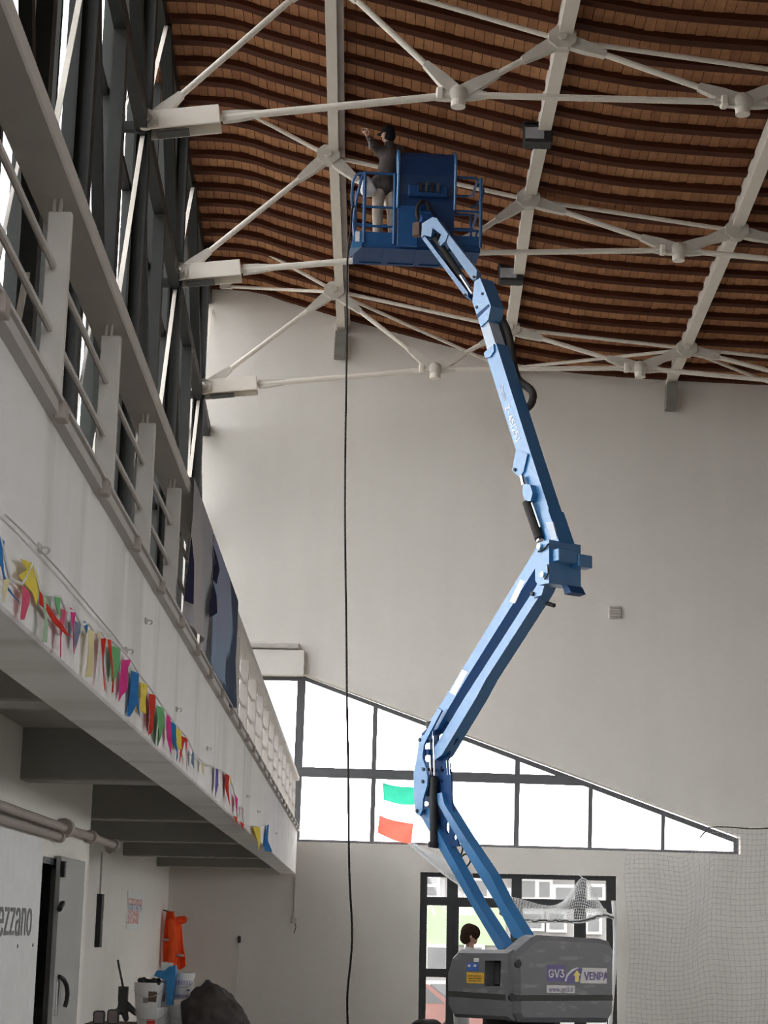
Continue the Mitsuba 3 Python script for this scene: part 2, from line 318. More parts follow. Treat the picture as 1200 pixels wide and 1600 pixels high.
for i in (3, 5):
    e = box(dox[i] - 0.02, dox[i + 1] + 0.02, YD - 0.06, YD - 0.045, 0.02, doz[4] + 0.03); ring = sg.box(dox[i] - 0.05, 0.02, dox[i + 1] + 0.05, doz[4] + 0.04).difference(shapely.union_all([sg.box(dox[i] + 0.02, doz[1] + .02, dox[i + 1] - 0.02, doz[2] - .02), sg.box(dox[i] + .02, doz[3] + .02, dox[i + 1] - .02, doz[4] - .02)]))
    lf = add('leaf', prism(ring, V(0, YD - 0.04, 0), X, Z, -Y, 0.0, 0.03), 'mat_door_frame', 'door_1')
    add('push_bar', tube([(dox[i] + 0.03, YD - 0.13, 1.05), (dox[i + 1] - 0.03, YD - 0.13, 1.05)], 0.018), 'mat_black', lf)

# ------------------------------------------------------------------ floor, other walls (out of view, with windows added to light the hall)
add('floor', box(-3.6, 13.2, -6.2, WALL + 0.3, -0.3, 0.0), 'mat_floor', kind='structure')
rw = sg.box(-6.2, -0.3, WALL + 0.3, 17.4)
rwh = [sg.box(y, 2.2, y + 3.9, 4.6) for y in (-5.6, -0.95, 3.7, 8.4, 13.05, 17.7, 27.0)]
wp = rw.difference(shapely.union_all(rwh)).intersection(sg.Polygon([(-6.2, -0.3), (WALL + 0.3, -0.3), (WALL + 0.3, 12.32), (-6.2, 12.32 + SLOPE * 39.8)]))
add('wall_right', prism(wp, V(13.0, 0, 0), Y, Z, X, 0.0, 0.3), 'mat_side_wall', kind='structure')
tag('window_2', kind='structure')  # added out of view, to throw light on the gallery front
fr = []
for h in rwh:
    a, b, c, d = h.bounds
    fr += [box(13.1, 13.18, a, c, zz, zz + 0.07) for zz in (b, (b + d) / 2, d - 0.07)] + [box(13.1, 13.18, yy, yy + 0.07, b, d) for yy in (a, a + 1.3, a + 2.6, c - 0.07)]
scene['window_2'] = mikit.ply(cat_(fr), 'mat_window_frame')
for h in rwh:
    a, b, c, d = h.bounds; add('pane', box(13.139, 13.141, a, c, b, d), 'mat_glass', 'window_2')
fp = sg.Polygon([(LEFT, -0.3), (13.3, -0.3)] + [(x, float(roof(x, -6.2)) + 0.1) for x in np.linspace(13.3, LEFT, 12)])
fh = [sg.box(x, 2.4, x + 3.6, 10.5) for x in (-3.0, 1.2)]
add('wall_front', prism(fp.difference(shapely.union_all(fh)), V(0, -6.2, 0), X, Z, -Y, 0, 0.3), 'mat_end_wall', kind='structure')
tag('window_3', kind='structure'); fr = []  # added behind the camera, to light the railing posts
for h in fh:
    a, b, c, d = h.bounds
    fr += [box(a, c, -6.4, -6.32, zz, zz + 0.08) for zz in np.linspace(b, d - 0.08, 5)] + [box(xx, xx + 0.08, -6.4, -6.32, b, d) for xx in np.linspace(a, c - 0.08, 4)]
scene['window_3'] = mikit.ply(cat_(fr), 'mat_window_frame')
for h in fh:
    a, b, c, d = h.bounds; add('pane', box(a, c, -6.361, -6.359, b, d), 'mat_glass', 'window_3')

# left, under the gallery: a room that juts out with the sign and the door, then the recessed wall
add('wall_left', cat_([box(-3.62, -3.4, 16.2, WALL, -0.3, 3.25)]), 'mat_plaster', kind='structure')
dy0, dy1 = 13.74, 15.15
jut = sg.box(-6.2, 0, 16.2, 3.25).difference(sg.box(dy0, 0, dy1, 2.36))
add('wall_left', cat_([prism(jut, V(-2.35, 0, 0), Y, Z, X, -0.2, 0), box(-3.62, -2.35, 16.05, 16.2, 0, 3.25)]), 'mat_plaster', kind='structure')
# sign panel and letters
pz1, pz0 = 2.50, 0.35
pan = thing('wall_sign', 'white sign board lettered ezzano on the wall under the gallery, left of the grey door', 'sign')
add('board', cbox(-2.35, -2.33, 8.6, 13.72, pz0, pz1, 0.004), 'mat_offwhite', pan)
ly0, ly1 = atx(0, 1434, -2.33)[1], atx(49, 1434, -2.33)[1]
zt, zb = atx(30, 1418, -2.33)[2], atx(30, 1461, -2.33)[2]
mt = meshkit.text_mesh('ezzano', (zt - zb) * 1.33, 0.006, False); bb = mt.bounds; sq = (ly1 - ly0) / (bb[1, 0] - bb[0, 0]) * 1.06
mt.apply_translation((-bb[1, 0], 0, 0)); mt.apply_transform(np.diag([sq, 1, 1, 1])); mt.apply_transform(frame_mat(V(-2.3299, ly1, zb), Y, Z, X))
add('lettering', mt, 'mat_sign_grey', pan)
for yy in (11.2, 12.1, 12.9, 13.5): add('screw', disc((-2.328, yy, atx(30, 1478, -2.33)[2]), X, 0.012, 0.006, 8), 'mat_dark_grey', pan)
# door set in a deep dark reveal, its leaf and fittings
tag('door_2', kind='structure')
scene['door_2'] = mikit.ply(cbox(-2.33, -2.29, 14.33, 15.6, 0.02, 2.4, 0.004), 'mat_door_grey')
add('frame', cat_([box(-2.5, -2.345, dy0 - 0.02, dy0 + 0.05, 0, 2.38), box(-2.5, -2.345, dy0, dy1, 2.33, 2.38)]), 'mat_door_frame', 'door_2')
add('inner_panel', box(-2.56, -2.5, dy0 - 0.1, dy1 + 0.1, 0, 2.4), 'mat_door_frame', 'door_2')
hz = atx(87, 1558, -2.29)[2]; hy = 14.52
add('lock_plate', cbox(-2.29, -2.275, hy - 0.1, hy - 0.02, hz - 0.14, hz + 0.12, 0.003), 'mat_chrome', 'door_2')
add('lever_handle', tube(spline([(-2.28, hy - 0.04, hz + 0.15), (-2.25, hy + 0.04, hz + 0.12), (-2.235, hy + 0.14, hz + 0.0), (-2.25, hy + 0.14, hz - 0.08)], 14), 0.018), 'mat_black', 'door_2', True)
add('hinge', cbox(-2.3, -2.26, 14.33, 14.4, 2.24, 2.36, 0.003), 'mat_black', 'door_2')
add('stop', tube([atx(98, 1411, -2.27), atx(93, 1421, -2.27)], 0.02), 'mat_black', 'door_2')
# pipes along the wall under the gallery
def pipe(name, a, b, r, label):
    t = thing(name, label, 'pipe'); add('run', tube([a, b], r, 14), 'mat_trim', t, 35); return t
p1 = pipe('wall_pipe', V(-2.3, 6, 2.62), V(-2.3, 17.4, 2.62), 0.035, 'grey pipe running along the wall above the sign, upper of the two')
add('elbow', tube(spline([(-2.3, 17.35, 2.62), (-2.3, 17.5, 2.62), (-2.36, 17.6, 2.6)], 6), 0.055), 'mat_trim', p1, True)
add('bracket', disc((-2.3, 14.45, 2.62), Y, 0.075, 0.12), 'mat_trim', p1); add('bracket', disc((-2.3, 15.9, 2.62), Y, 0.06, 0.1), 'mat_trim', p1)
p2 = pipe('wall_pipe', V(-2.3, 6, 2.54), V(-2.3, 14.2, 2.54), 0.03, 'thinner grey pipe just below the upper pipe, ending above the grey door')
add('end_cap', disc((-2.3, 14.22, 2.54), Y, 0.045, 0.08), 'mat_trim', p2)

# ------------------------------------------------------------------ gallery
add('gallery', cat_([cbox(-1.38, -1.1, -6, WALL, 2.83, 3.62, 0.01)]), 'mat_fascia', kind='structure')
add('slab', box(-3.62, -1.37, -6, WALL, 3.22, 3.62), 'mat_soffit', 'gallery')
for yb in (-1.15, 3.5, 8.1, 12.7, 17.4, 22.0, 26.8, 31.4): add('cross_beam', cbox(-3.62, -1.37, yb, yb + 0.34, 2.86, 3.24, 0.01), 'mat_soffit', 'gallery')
add('trim_1', cat_([box(-1.14, -1.06, -6, WALL, 3.60, 3.645), box(-1.12, -1.045, -6, WALL, 3.645, 3.66)]), 'mat_ledge', kind='structure')
add('kerb', cbox(-1.3, -1.085, -6, WALL, 3.62, 3.73, 0.006), 'mat_trim', 'trim_1')
for i in range(26): add('clip', cbox(-1.075, -1.035, 4.9 + i * 1.1, 4.98 + i * 1.1, 3.585, 3.65, 0.004), 'mat_trim', 'trim_1')

rl = thing('gallery_railing', 'beige steel railing with flat posts along the gallery edge', 'railing')
add('handrail', cbox(-1.26, -1.09, 2, WALL - 0.02, 4.515, 4.60, 0.008), 'mat_rail', rl)
for zz in (4.24, 4.0): add('rail', tube([(-1.16, 2, zz), (-1.16, WALL - 0.02, zz)], 0.014, 8), 'mat_rail', rl, 30)
for i in range(-2, 19):
    yy = 6.28 + 1.435 * i
    pk = add('post', cbox(-1.193, -1.105, yy, yy + 0.04, 3.72, 4.455, 0.004), 'mat_rail', rl)
    add('stub', cat_([tube([(-1.165 + o, yy + 0.03, 4.44), (-1.165 + o, yy + 0.03, 4.52)], 0.007, 6) for o in (-0.012, 0.012)]), 'mat_rail', pk)

# ------------------------------------------------------------------ glazed steel facade above the gallery
GX, FY0 = -3.5, 15.4
tag('window_4', kind='structure')
def zp(y): return 12.28 - 0.102 * (y - 22.5)
scene['window_4'] = mikit.ply(cat_([box(GX - 0.06, GX + 0.06, FY0, WALL, zz, zz + 0.14) for zz in (3.62, 6.2)] + [bar((GX, FY0, zp(FY0) - 3), (GX, WALL, zp(WALL) - 3), 0.12, 0.1), bar((GX, FY0, zp(FY0)), (GX, WALL, zp(WALL)), 0.12, 0.12)]), 'mat_dark_steel')

COLS = np.arange(FY0, WALL, 1.25)
for i, yy in enumerate(COLS):
    dpt = 0.10
    add('mullion', cat_([box(GX - 0.05, GX + dpt, yy - 0.02, yy + 0.02, 3.62, roof(GX, yy) + 0.1), box(GX + dpt - 0.015, GX + dpt + 0.01, yy - 0.05, yy + 0.05, 3.62, roof(GX, yy) + 0.1)]), 'mat_grey_steel' if i % 3 else 'mat_dark_steel', 'window_4')
add('wall_left', hullpts([(x, y, z) for x in (GX - 0.1, GX + 0.1) for y, z in ((-6.2, 3.3), (FY0, 3.3), (FY0, float(roof(GX, FY0)) + 0.09), (-6.2, float(roof(GX, -6.2)) + 0.09))]), 'mat_side_wall', kind='structure')  # unseen near stretch, made solid to cut the light from this side
gp = sg.Polygon([(-6, 3.6), (WALL, 3.6), (WALL, float(roof(GX, WALL)) + .09), (-6, float(roof(GX, -6)) + .09)])
for a in np.arange(FY0, WALL, 4.6):
    q = gp.intersection(sg.box(a, 0, min(a + 4.6, WALL), 30)); add('pane', prism(q, V(GX - 0.03, 0, 0), Y, Z, X, 0, 0.002), 'mat_glass', 'window_4')
lat = thing('facade_lattice', 'dark steel lattice frame standing in front of the glazed facade above the gallery', 'steel frame')
LX = -3.08
add('chord', bar((LX, 2, zp(2)), (LX, WALL - 0.02, zp(WALL)), 0.16, 0.22), 'mat_dark_steel', lat)
add('eaves_beam', bar((LX - 0.1, 2, roof(LX, 2) - 0.2), (LX - 0.1, WALL - 0.02, roof(LX, WALL) - 0.2), 0.2, 0.3), 'mat_dark_steel', lat)
for yk in (13.2, 17.85, 22.5, 27.2, 31.8):
    add('post', cat_([box(LX - 0.09, LX + 0.09, yk + 0.02, yk + 0.05, 3.62, roof(LX, yk)), box(LX - 0.1, LX - 0.07, yk - 0.08, yk + 0.12, 3.62, roof(LX, yk)), box(LX + 0.07, LX + 0.1, yk - 0.08, yk + 0.12, 3.62, roof(LX, yk))]), 'mat_dark_steel', lat)
    ztop, zbot = float(roof(LX, yk + 2.3)) - 0.3, 3.7
    for off, w, mt_ in ((0.0, 0.06, 'mat_white_steel'), (-0.28, 0.035, 'mat_rail')):  # pale colours stand in for the lit edges of the flats
        add('diagonal', bar((LX + off, yk, zp(yk) - 0.1), (LX + off, yk - 4.3, zbot), 0.02, w, hint=(1, 0, 0)), mt_, lat)
        add('diagonal', bar((LX + off, yk, zp(yk) + 0.1), (LX + off, yk + 1.9, ztop), 0.02, w, hint=(1, 0, 0)), mt_, lat)
    add('diagonal', bar((LX - 0.03, yk, zp(yk)), (LX - 0.03, yk - 2.6, float(roof(LX, yk - 2.6)) - 0.2), 0.16, 0.2), 'mat_dark_steel', lat)
    add('diagonal', bar((LX - 0.03, yk, zp(yk)), (LX - 0.03, yk + 2.4, 8.0), 0.12, 0.16), 'mat_dark_steel', lat)
    add('strut', bar((LX, yk + 2.3, zp(yk + 2.3)), (LX, yk + 2.3, 3.62), 0.16, 0.2), 'mat_grey_steel', lat)
    if yk > 16: add('anchor', bar((LX, yk, zp(yk) + 0.0), (GX + 0.1, yk, zp(yk)), 0.12, 0.12), 'mat_dark_steel', lat)

# ------------------------------------------------------------------ roof beams and trusses
def roofnodes(Yk, px):
    d = {k: aty(x, y, Yk) for k, (x, y) in px.items()}; return d
T2 = roofnodes(27.2, dict(P=(280, 430), A=(513, 244), C=(825, 312), D=(1060, 391), E=(1150, 361), L=(328, 145)))
T3 = roofnodes(31.8, dict(P=(318, 608), A=(522, 455), B=(680, 577), C=(796, 514), D=(1000, 575), E=(1072, 545), L=(370, 370)))
T1 = roofnodes(22.5, dict(P=(230, 195), B=(716, 148), C=(878, 62), D=(1160, 160)))
T2['B'] = V(1.2, 27.2, (T1['B'][2] + T3['B'][2]) / 2 + 0.02)
T1['A'] = V(T2['A'][0], 22.5, 2 * T2['A'][2] - T3['A'][2]); T1['E'] = V(T2['E'][0], 22.5, T1['C'][2] - 0.42); T1['L'] = V(-2.7, 22.5, roof(-2.7, 22.5) - 0.1)
for Tn in (T1, T2, T3):
    Tn['F'] = Tn['D'] + V(3.4, 0, -0.25); Tn['G'] = Tn['E'] + V(3.3, 0, -0.28); Tn['H'] = V(12.9, Tn['F'][1], Tn['F'][2] - 0.35)
def rod(a, b, r, parent, name, ends=(0.5, 0.5), er=0.062):
    a, b = np.asarray(a), np.asarray(b); d = unit(b - a); k = add(name, tube([a, b], r, 14), 'mat_white_steel', parent, 35)
    for e, q, s in ((ends[0], a, 1), (ends[1], b, -1)):
        if e:
                sd = unit(np.cross(d, Y)); P_ = []
                for l_, hw, hy in ((0.06, er * 1.55, er * 0.95), (0.06 + e * 0.45, er * 1.4, er * 0.95), (0.08 + e, er * 0.78, er * 0.8)):
                    P_ += [q + d * s * l_ + sd * a_ * hw + Y * b_ * hy for a_ in (-1, 1) for b_ in (-1, 1)]
                add('fork', hullpts(P_), 'mat_node_steel', k)
for idx, (Tn, lab) in enumerate(((T1, 'white tubular roof truss nearest the camera, above the worker'), (T2, 'white tubular roof truss just behind the lift basket'), (T3, 'white tubular roof truss nearest the back wall'))):
    t = thing('roof_truss', lab, 'roof truss', 'white steel trusses under the tiled roof')
    for a, b in ('PB', 'BD', 'DF', 'FH'):
        if a == 'P':
            d = unit(Tn['B'] - Tn['P']); rod(Tn['P'] + d * 0.95, Tn['B'], 0.052, t, 'bottom_chord', (0.5, 0.25), 0.05)
        else: rod(Tn[a], Tn[b], 0.046, t, 'bottom_chord', (0.3, 0.3), 0.05)
    for a, b in ('PA', 'AB', 'BC', 'CD', 'DE', 'EF', 'FG'): rod(Tn[a], Tn[b], 0.044, t, 'diagonal', (0.55, 0.55), 0.06)
    for a, b in ('LA', 'AC', 'CE', 'EG', 'GH'): rod(Tn[a] + V(0, 0.08, 0.04), Tn[b] + V(0, 0.08, 0.04), 0.036, t, 'top_chord', (0, 0))
    for a in 'BDF':
        n = add('node', hullpts(np.vstack([trimesh.creation.icosphere(2, 0.135).vertices * V(1, 1.0, 1) + Tn[a]])), 'mat_node_steel', t, True)
        add('collar', cat_([bar(Tn[a] - X * 0.3, Tn[a] - X * 0.2, 0.16, 0.16, ch=0.02), disc(Tn[a] - Z * 0.12, Z, 0.1, 0.12)]), 'mat_white_steel', n)
    for a in 'ACEG':
        n = add('node', prism([(0.2 * math.cos(q + 0.4), 0.17 * math.sin(q + 0.4)) for q in np.arange(8) * math.pi / 4], Tn[a], X, Z, Y, -0.1, 0.06), 'mat_node_steel', t)
        add('pin', disc(Tn[a] - Y * 0.11, Y, 0.06, 0.05), 'mat_node_steel', n); add('bolt', bar(Tn[a] + V(0.03, -0.09, 0.2), Tn[a] + V(0.03, -0.09, 0.3), 0.03, 0.03), 'mat_dark_grey', n)
    # channel bracket at the facade end
    P, d = Tn['P'], unit(Tn['B'] - Tn['P']); nrm = np.cross(Y, d) * -1; nrm = nrm if nrm[2] > 0 else -nrm
    b = add('end_bracket', cat_([fbox(P, d, Y, nrm, (0.1, 0.98), (-0.14, 0.14), (0.10, 0.125)), fbox(P, d, Y, nrm, (0.0, 0.98), (-0.15, -0.12), (-0.13, 0.13), 0.005), fbox(P, d, Y, nrm, (0.0, 0.98), (0.12, 0.15), (-0.16, 0.13), 0.005)]), 'mat_white_steel', t)
    add('pin', disc(P - Y * 0.165, Y, 0.15, 0.05, 24), 'mat_node_steel', b); add('washer', disc(P - Y * 0.20, Y, 0.09, 0.04), 'mat_ledge', b); add('bolt', disc(P - Y * 0.235, Y, 0.055, 0.05, 6), 'mat_white_steel', b)
    add('slot', fbox(P, d, Y, nrm, (0.12, 0.55), (-0.1, 0.1), (-0.175, -0.15)), 'mat_dark_grey', b)
    add('hinge_block', fbox(P, d, Y, nrm, (-0.14, 0.0), (-0.1, 0.1), (-0.16, 0.12), 0.01), 'mat_dark_steel', b)
beams = []
for ch, names in (('A', 'white roof beam running to the back wall left of the lift basket'), ('C', 'white roof beam carrying the two black floodlights'), ('E', 'white roof beam running to the back wall at the right')):
    path = dict(A=[(516, -10), (521, 244), (530, 455)], C=[(883, 62), (828, 312), (799, 514)], E=[(1250, 120), (1152, 361), (1073, 545)])[ch]
    pa, pm, pn_ = [aty(x, y, yy) for (x, y), yy in zip(path, (22.5, 27.2, 31.8))]
    p0_ = pa + (pa - pm) * (7.0 / 4.7); pb_ = pn_ + (pn_ - pm) * ((WALL + 0.02 - 31.8) / 4.6)
    beams.append(lambda y, u=pn_, v=pb_: u + (v - u) * ((y - u[1]) / (v[1] - u[1])))
    bm = thing('roof_beam', names, 'beam', 'white steel beams along the roof'); wd = 0.08 if ch == 'A' else 0.095
    fl_, wb_ = [], []
    for q0_, q1_ in ((p0_, pa), (pa, pm), (pm, pn_), (pn_, pb_)):
        d = unit(q1_ - q0_); s, u = perp(d); L = np.linalg.norm(q1_ - q0_); sl = 1 if s[0] < 0 else -1
        fl_ += [fbox(q0_, d, s, u, (0, L), (-wd, wd), (0.03, 0.05))]; wb_ += [fbox(q0_, d, s, u, (0, L), tuple(sorted((sl * (wd - 0.005), sl * (wd - 0.02)))), (0.05, 0.30)), fbox(q0_, d, s, u, (0, L), (-wd, wd), (0.29, 0.31))]
    if ch == 'A': add('side_strip', cat_([fbox(q0_, unit(q1_ - q0_), perp(unit(q1_ - q0_))[0], perp(unit(q1_ - q0_))[1], (0, np.linalg.norm(q1_ - q0_)), tuple(sorted((-sl * (wd + 0.002), -sl * (wd + 0.10)))), (0.12, 0.15)) for q0_, q1_ in ((p0_, pa), (pa, pm), (pm, pn_), (pn_, pb_))]), 'mat_trim', bm)  # added strip giving the dark band along the left beam
    add('flange', cat_(fl_), 'mat_white_steel', bm); add('web', cat_(wb_), 'mat_rail', bm)
    e = pb_
    tag(add('corbel', hullpts([e + V(x * 0.105 + ox, yy, zz) for ox, yy, zz in ((0, -0.30, 0.0), (-0.02, -0.22, -0.5), (0, 0.0, 0.0), (-0.02, 0.0, -0.5)) for x in (-1, 1)]), 'mat_corbel'),
        dict(A='grey corbel on the back wall under the left roof beam', C='grey corbel on the back wall partly hidden by the blue boom', E='grey corbel on the back wall under the right roof beam')[ch], 'corbel', 'corbels under the roof beams')
# wind braces in the roof plane of the last bay
def wl(ch): return beams['ACE'.index(ch)](WALL - 0.1)
for (a, b, lab) in ((T3['A'], wl('C'), 'thin white wind brace crossing behind the boom near the back wall'), (T3['E'], wl('C'), 'thin white wind brace rising to the right roof beam by the back wall'),
                    (T3['A'], aty(345, 447, WALL - 0.1), 'thin white wind brace between left roof beam and the facade corner'), (T3['E'], T3['E'] + V(3.0, 1.7, -0.5), 'thin white wind brace right of the right roof beam')):
    t = thing('wind_brace', lab, 'brace', 'wind braces by the back wall'); add('rod', tube([a + V(0, 0.05, 0), b], 0.034, 8), 'mat_white_steel', t, 30)
    add('cleat', bar(b, b + unit(a - b) * 0.3, 0.1, 0.1, ch=0.01), 'mat_node_steel', t)
# floodlights on the middle beam
for (px, py, lab) in ((842, 205, 'black floodlight on the middle roof beam, the upper one'), (800, 424, 'black floodlight on the middle roof beam, the lower one beside the boom')):
    Xb = T2['C'][0] + 0.02; q = atx(px, py, Xb - 0.02)
    t = thing('floodlight', lab, 'floodlight', 'floodlights on the middle roof beam')
    o = O + (q - O) * 0.984
    add('housing', fbox(o, X, Y, Z, (-0.22, 0.21), (0.0, 0.30), (-0.16, 0.12), 0.02), 'mat_black', t)
    add('visor', hullpts([o + V(x, yy, zz) for x in (-0.23, 0.22) for yy, zz in ((-0.04, 0.13), (0.26, 0.12), (0.26, 0.19), (0.02, 0.17))]), 'mat_black', t)
    add('lens', fbox(o, X, Y, Z, (-0.20, 0.08), (-0.012, 0.01), (-0.12, 0.06), 0.004), 'mat_lens', t)
    add('bracket', cat_([box(o[0] + 0.04, o[0] + 0.09, o[1] - 0.02, o[1] + 0.02, o[2] + 0.08, o[2] + 0.34), box(o[0] + 0.02, o[0] + 0.12, o[1] - 0.02, o[1] + 0.2, o[2] + 0.30, o[2] + 0.33)]), 'mat_black', t)

# ------------------------------------------------------------------ the boom lift, laid out in the upright plane it works in
ANG = math.radians(33); H = V(-math.sin(ANG), math.cos(ANG), 0); N = V(math.cos(ANG), math.sin(ANG), 0)
P0 = aty(815, 1470, 24.2)
LB = V(P0[0], P0[1], 0.0)                               # frame: H forward, N to the machine's right, Z up
def sz(x, y, t=0.0): q = on(x, y, LB + N * t, N) - LB; return q @ H, q[2]
def S3(s, t, z): return LB + H * s + N * t + Z * z
def lp(px, t0, t1, tref=None): return prism([sz(x, y, t0 if tref is None else tref) for x, y in px], LB, H, Z, N, t0, t1)
def lq(px, t): s, z = sz(*px, t); return S3(s, t, z)
def pinn(px, t0, t1, r, tref): s, z = sz(*px, tref); return tube([S3(s, t0, z), S3(s, t1, z)], r, 12)
lift = thing('boom_lift', 'blue articulated boom lift with grey turntable and raised basket', 'boom lift')
B = lambda name, mesh, m='mat_blue', parent=lift, smooth=False, label=None: add(name, mesh, m, parent, smooth, label)
# chassis and wheels (just under the frame)
B('chassis', fbox(LB, H, N, Z, (-1.0, 1.0), (-0.55, 0.55), (0.32, 0.62), 0.04), 'mat_blue_shade')
B('slew_ring', tube([S3(0, 0, 0.6), S3(0, 0, 0.84)], 0.5, 28), 'mat_black', smooth=30)
for s in (-0.95, 0.95):
    B('axle', bar(S3(s, -0.8, 0.38), S3(s, 0.6, 0.38), 0.16, 0.16), 'mat_blue_shade')
    for t in (-0.82, 0.62):
        w = B('wheel', lathe([(0.18, -0.11), (0.34, -0.14), (0.375, -0.10), (0.38, 0.10), (0.34, 0.14), (0.18, 0.11), (0.18, -0.11)], S3(s, t, 0.38), N, 28), 'mat_rubber', smooth=30)
        B('rim', disc(S3(s, t, 0.38), N, 0.19, 0.2, 20), 'mat_white', w)
# turntable covers
TZ0, SR = 0.82, -1.07
rear = [(-0.90, TZ0 + 0.10), (-0.84, TZ0), (0.56, TZ0 - 0.02), (0.66, TZ0 + 0.10), (0.68, 1.68), (0.60, 1.80), (0.45, 1.83), (-0.55, 1.86), (-0.64, 1.83), (-0.80, 1.70), (-0.90, 1.66), (-0.92, 1.58)]
g = sg.Polygon(rear).buffer(0.05, quad_segs=3).buffer(-0.05, quad_segs=3)
rv = chamfer(list(sg.Polygon([q for q in rear if q[1] < 1.9]).convex_hull.exterior.coords)[:-1], LB, N, Z, H, SR, -0.72, 0.06)
cut = m3.Manifold(m3.Mesh(np.array(rv.vertices, np.float32), np.array(rv.faces, np.uint32)))
def mani(m): return m3.Manifold(m3.Mesh(np.array(m.vertices, np.float32), np.array(m.faces, np.uint32)))
def unmani(m): q = m.to_mesh(); return trimesh.Trimesh(q.vert_properties[:, :3], q.tri_verts, process=False)
notch = mani(prism([(-1.2, 1.68), (-0.80, 1.685), (-0.63, 1.83), (-0.5, 1.875), (-0.5, 2.2), (-1.2, 2.2)], LB, N, Z, H, SR - 0.2, 0.0))
rc = B('rear_cover', unmani(cut - notch), 'mat_cover')
B('groove', fbox(LB, N, H, Z, (-0.93, 0.62), (SR - 0.003, SR + 0.02), (1.07, 1.14)), 'mat_dark_grey', rc)
left = [(-0.62, TZ0 + 0.02), (0.20, TZ0), (0.34, TZ0 + 0.14), (0.36, 1.36), (0.26, 1.56), (0.10, 1.66), (-0.62, 1.68)]
cavity = mani(prism([sz(x, y, -0.95) for x, y in ((758, 1501), (783, 1501), (781, 1541), (757, 1541))], LB, H, Z, N, -1.2, -0.72))
lm = chamfer([(-0.98, left[0][1])] + left[1:-1] + [(-0.98, 1.68)], LB, H, Z, N, -0.95, 0.60, 0.045)
lcv = B('side_cover', unmani(mani(lm) - cavity), 'mat_cover')
cb = [sz(x, y, -0.95) for x, y in ((758, 1501), (783, 1501), (781, 1541), (757, 1541))]
B('control_recess', prism(cb, LB, H, Z, N, -0.80, -0.72), 'mat_black', lcv); B('control_panel', prism([sz(x, y, -0.95) for x, y in ((762, 1504), (770, 1504), (769, 1538), (761, 1538))], LB, H, Z, N, -0.84, -0.79), 'mat_dark_grey', lcv)
for px, m_ in ((((729, 1504), (747, 1504), (747, 1517), (729, 1517)), 'mat_sticker_blue'), (((729, 1519), (756, 1520), (756, 1537), (729, 1536)), 'mat_sticker_yellow'), (((740, 1497), (748, 1497), (748, 1503), (740, 1503)), 'mat_white')):
    B('decal', lp(px, -0.955, -0.94, -0.955), m_, lcv)
for px in ((733, 1509), (742, 1509)): B('decal_mark', prism([sz(px[0] + a, px[1] + b, -0.958) for a, b in ((-2, -2), (2, -2), (2, 2), (-2, 2))], LB, H, Z, N, -0.959, -0.95), 'mat_offwhite', lcv)
for yy in (1524, 1528, 1532): B('decal_line', prism([sz(a, b, -0.958) for a, b in ((732, yy), (752, yy + .5), (752, yy + 1.6), (732, yy + 1.1))], LB, H, Z, N, -0.959, -0.95), 'mat_brown', lcv)
B('groove', fbox(LB, H, N, Z, (-0.9, 0.3), (-0.953, -0.93), (1.07, 1.14)), 'mat_dark_grey', lcv)
tz = sz(745, 1595, -0.95)
def rpx(x, y, s=SR): q = on(x, y, LB + H * s, H) - LB; return q @ N, q[2]
def rtext(s, px, pxh, m_, sq=1.0, off=0.003): t, z = rpx(*px); return B('lettering', text(s, pxh / 118.0, S3(SR - off, t, z), N, -H, 0.004, True, sq), m_, rc)
def rpatch(pts, m_, name='decal', off=0.004): return B(name, prism([rpx(x, y) for x, y in pts], LB, N, Z, H, SR - off, SR + 0.01), m_, rc)
rpatch([(854, 1507), (884, 1508), (884, 1534), (854, 1533)], 'mat_purple', off=0.001)
rpatch([(910, 1512), (948, 1513), (948, 1537), (906, 1536)], 'mat_offwhite')
rpatch([(854, 1539), (898, 1540), (898, 1552), (854, 1551)], 'mat_offwhite')
rtext('GV3', (869, 1521), 11, 'mat_offwhite'); rtext('VENPA', (931, 1525), 11, 'mat_purple', 0.92, 0.007); rtext('www.gv3.it', (876, 1546), 6.5, 'mat_lilac', 0.95, 0.007)
rpatch([(883, 1536), (886, 1525), (893, 1517), (902, 1513), (911, 1513), (910, 1522), (904, 1530), (897, 1536)], 'mat_purple', 'emblem', 0.003)
rpatch([(895, 1524), (901, 1516), (907, 1524), (904, 1524), (904, 1534), (898, 1534), (898, 1524)], 'mat_yellow', 'emblem', 0.008)
rpatch([(882, 1533), (885, 1523), (893, 1515), (903, 1511), (903, 1513), (894, 1518), (887, 1525), (884, 1534)], 'mat_offwhite', 'emblem', 0.006)
for px in ((809, 1506), (799, 1558)): t, z = rpx(*px); B('latch', disc(S3(SR - 0.005, t, z), H, 0.045, 0.03), 'mat_black', rc)
B('turret', fbox(LB, H, N, Z, (-0.3, 0.25), (-0.22, 0.22), (1.3, 1.66), 0.02), 'mat_blue_shade')
# lower riser: two parallel bars
WL = 0.085
lr = lambda name, px, w=WL, m='mat_blue': B(name, lp(px, -w, w), m)
b1 = lr('lower_riser_bar', [(658, 1276), (668, 1268), (691, 1310), (745, 1410), (790, 1480), (779, 1486), (734, 1410), (685, 1324)])
b2 = lr('lower_riser_bar', [(682, 1240), (690, 1238), (694, 1256), (725, 1306), (765, 1366), (787, 1410), (822, 1466), (802, 1466), (774, 1410), (726, 1330), (684, 1256)])
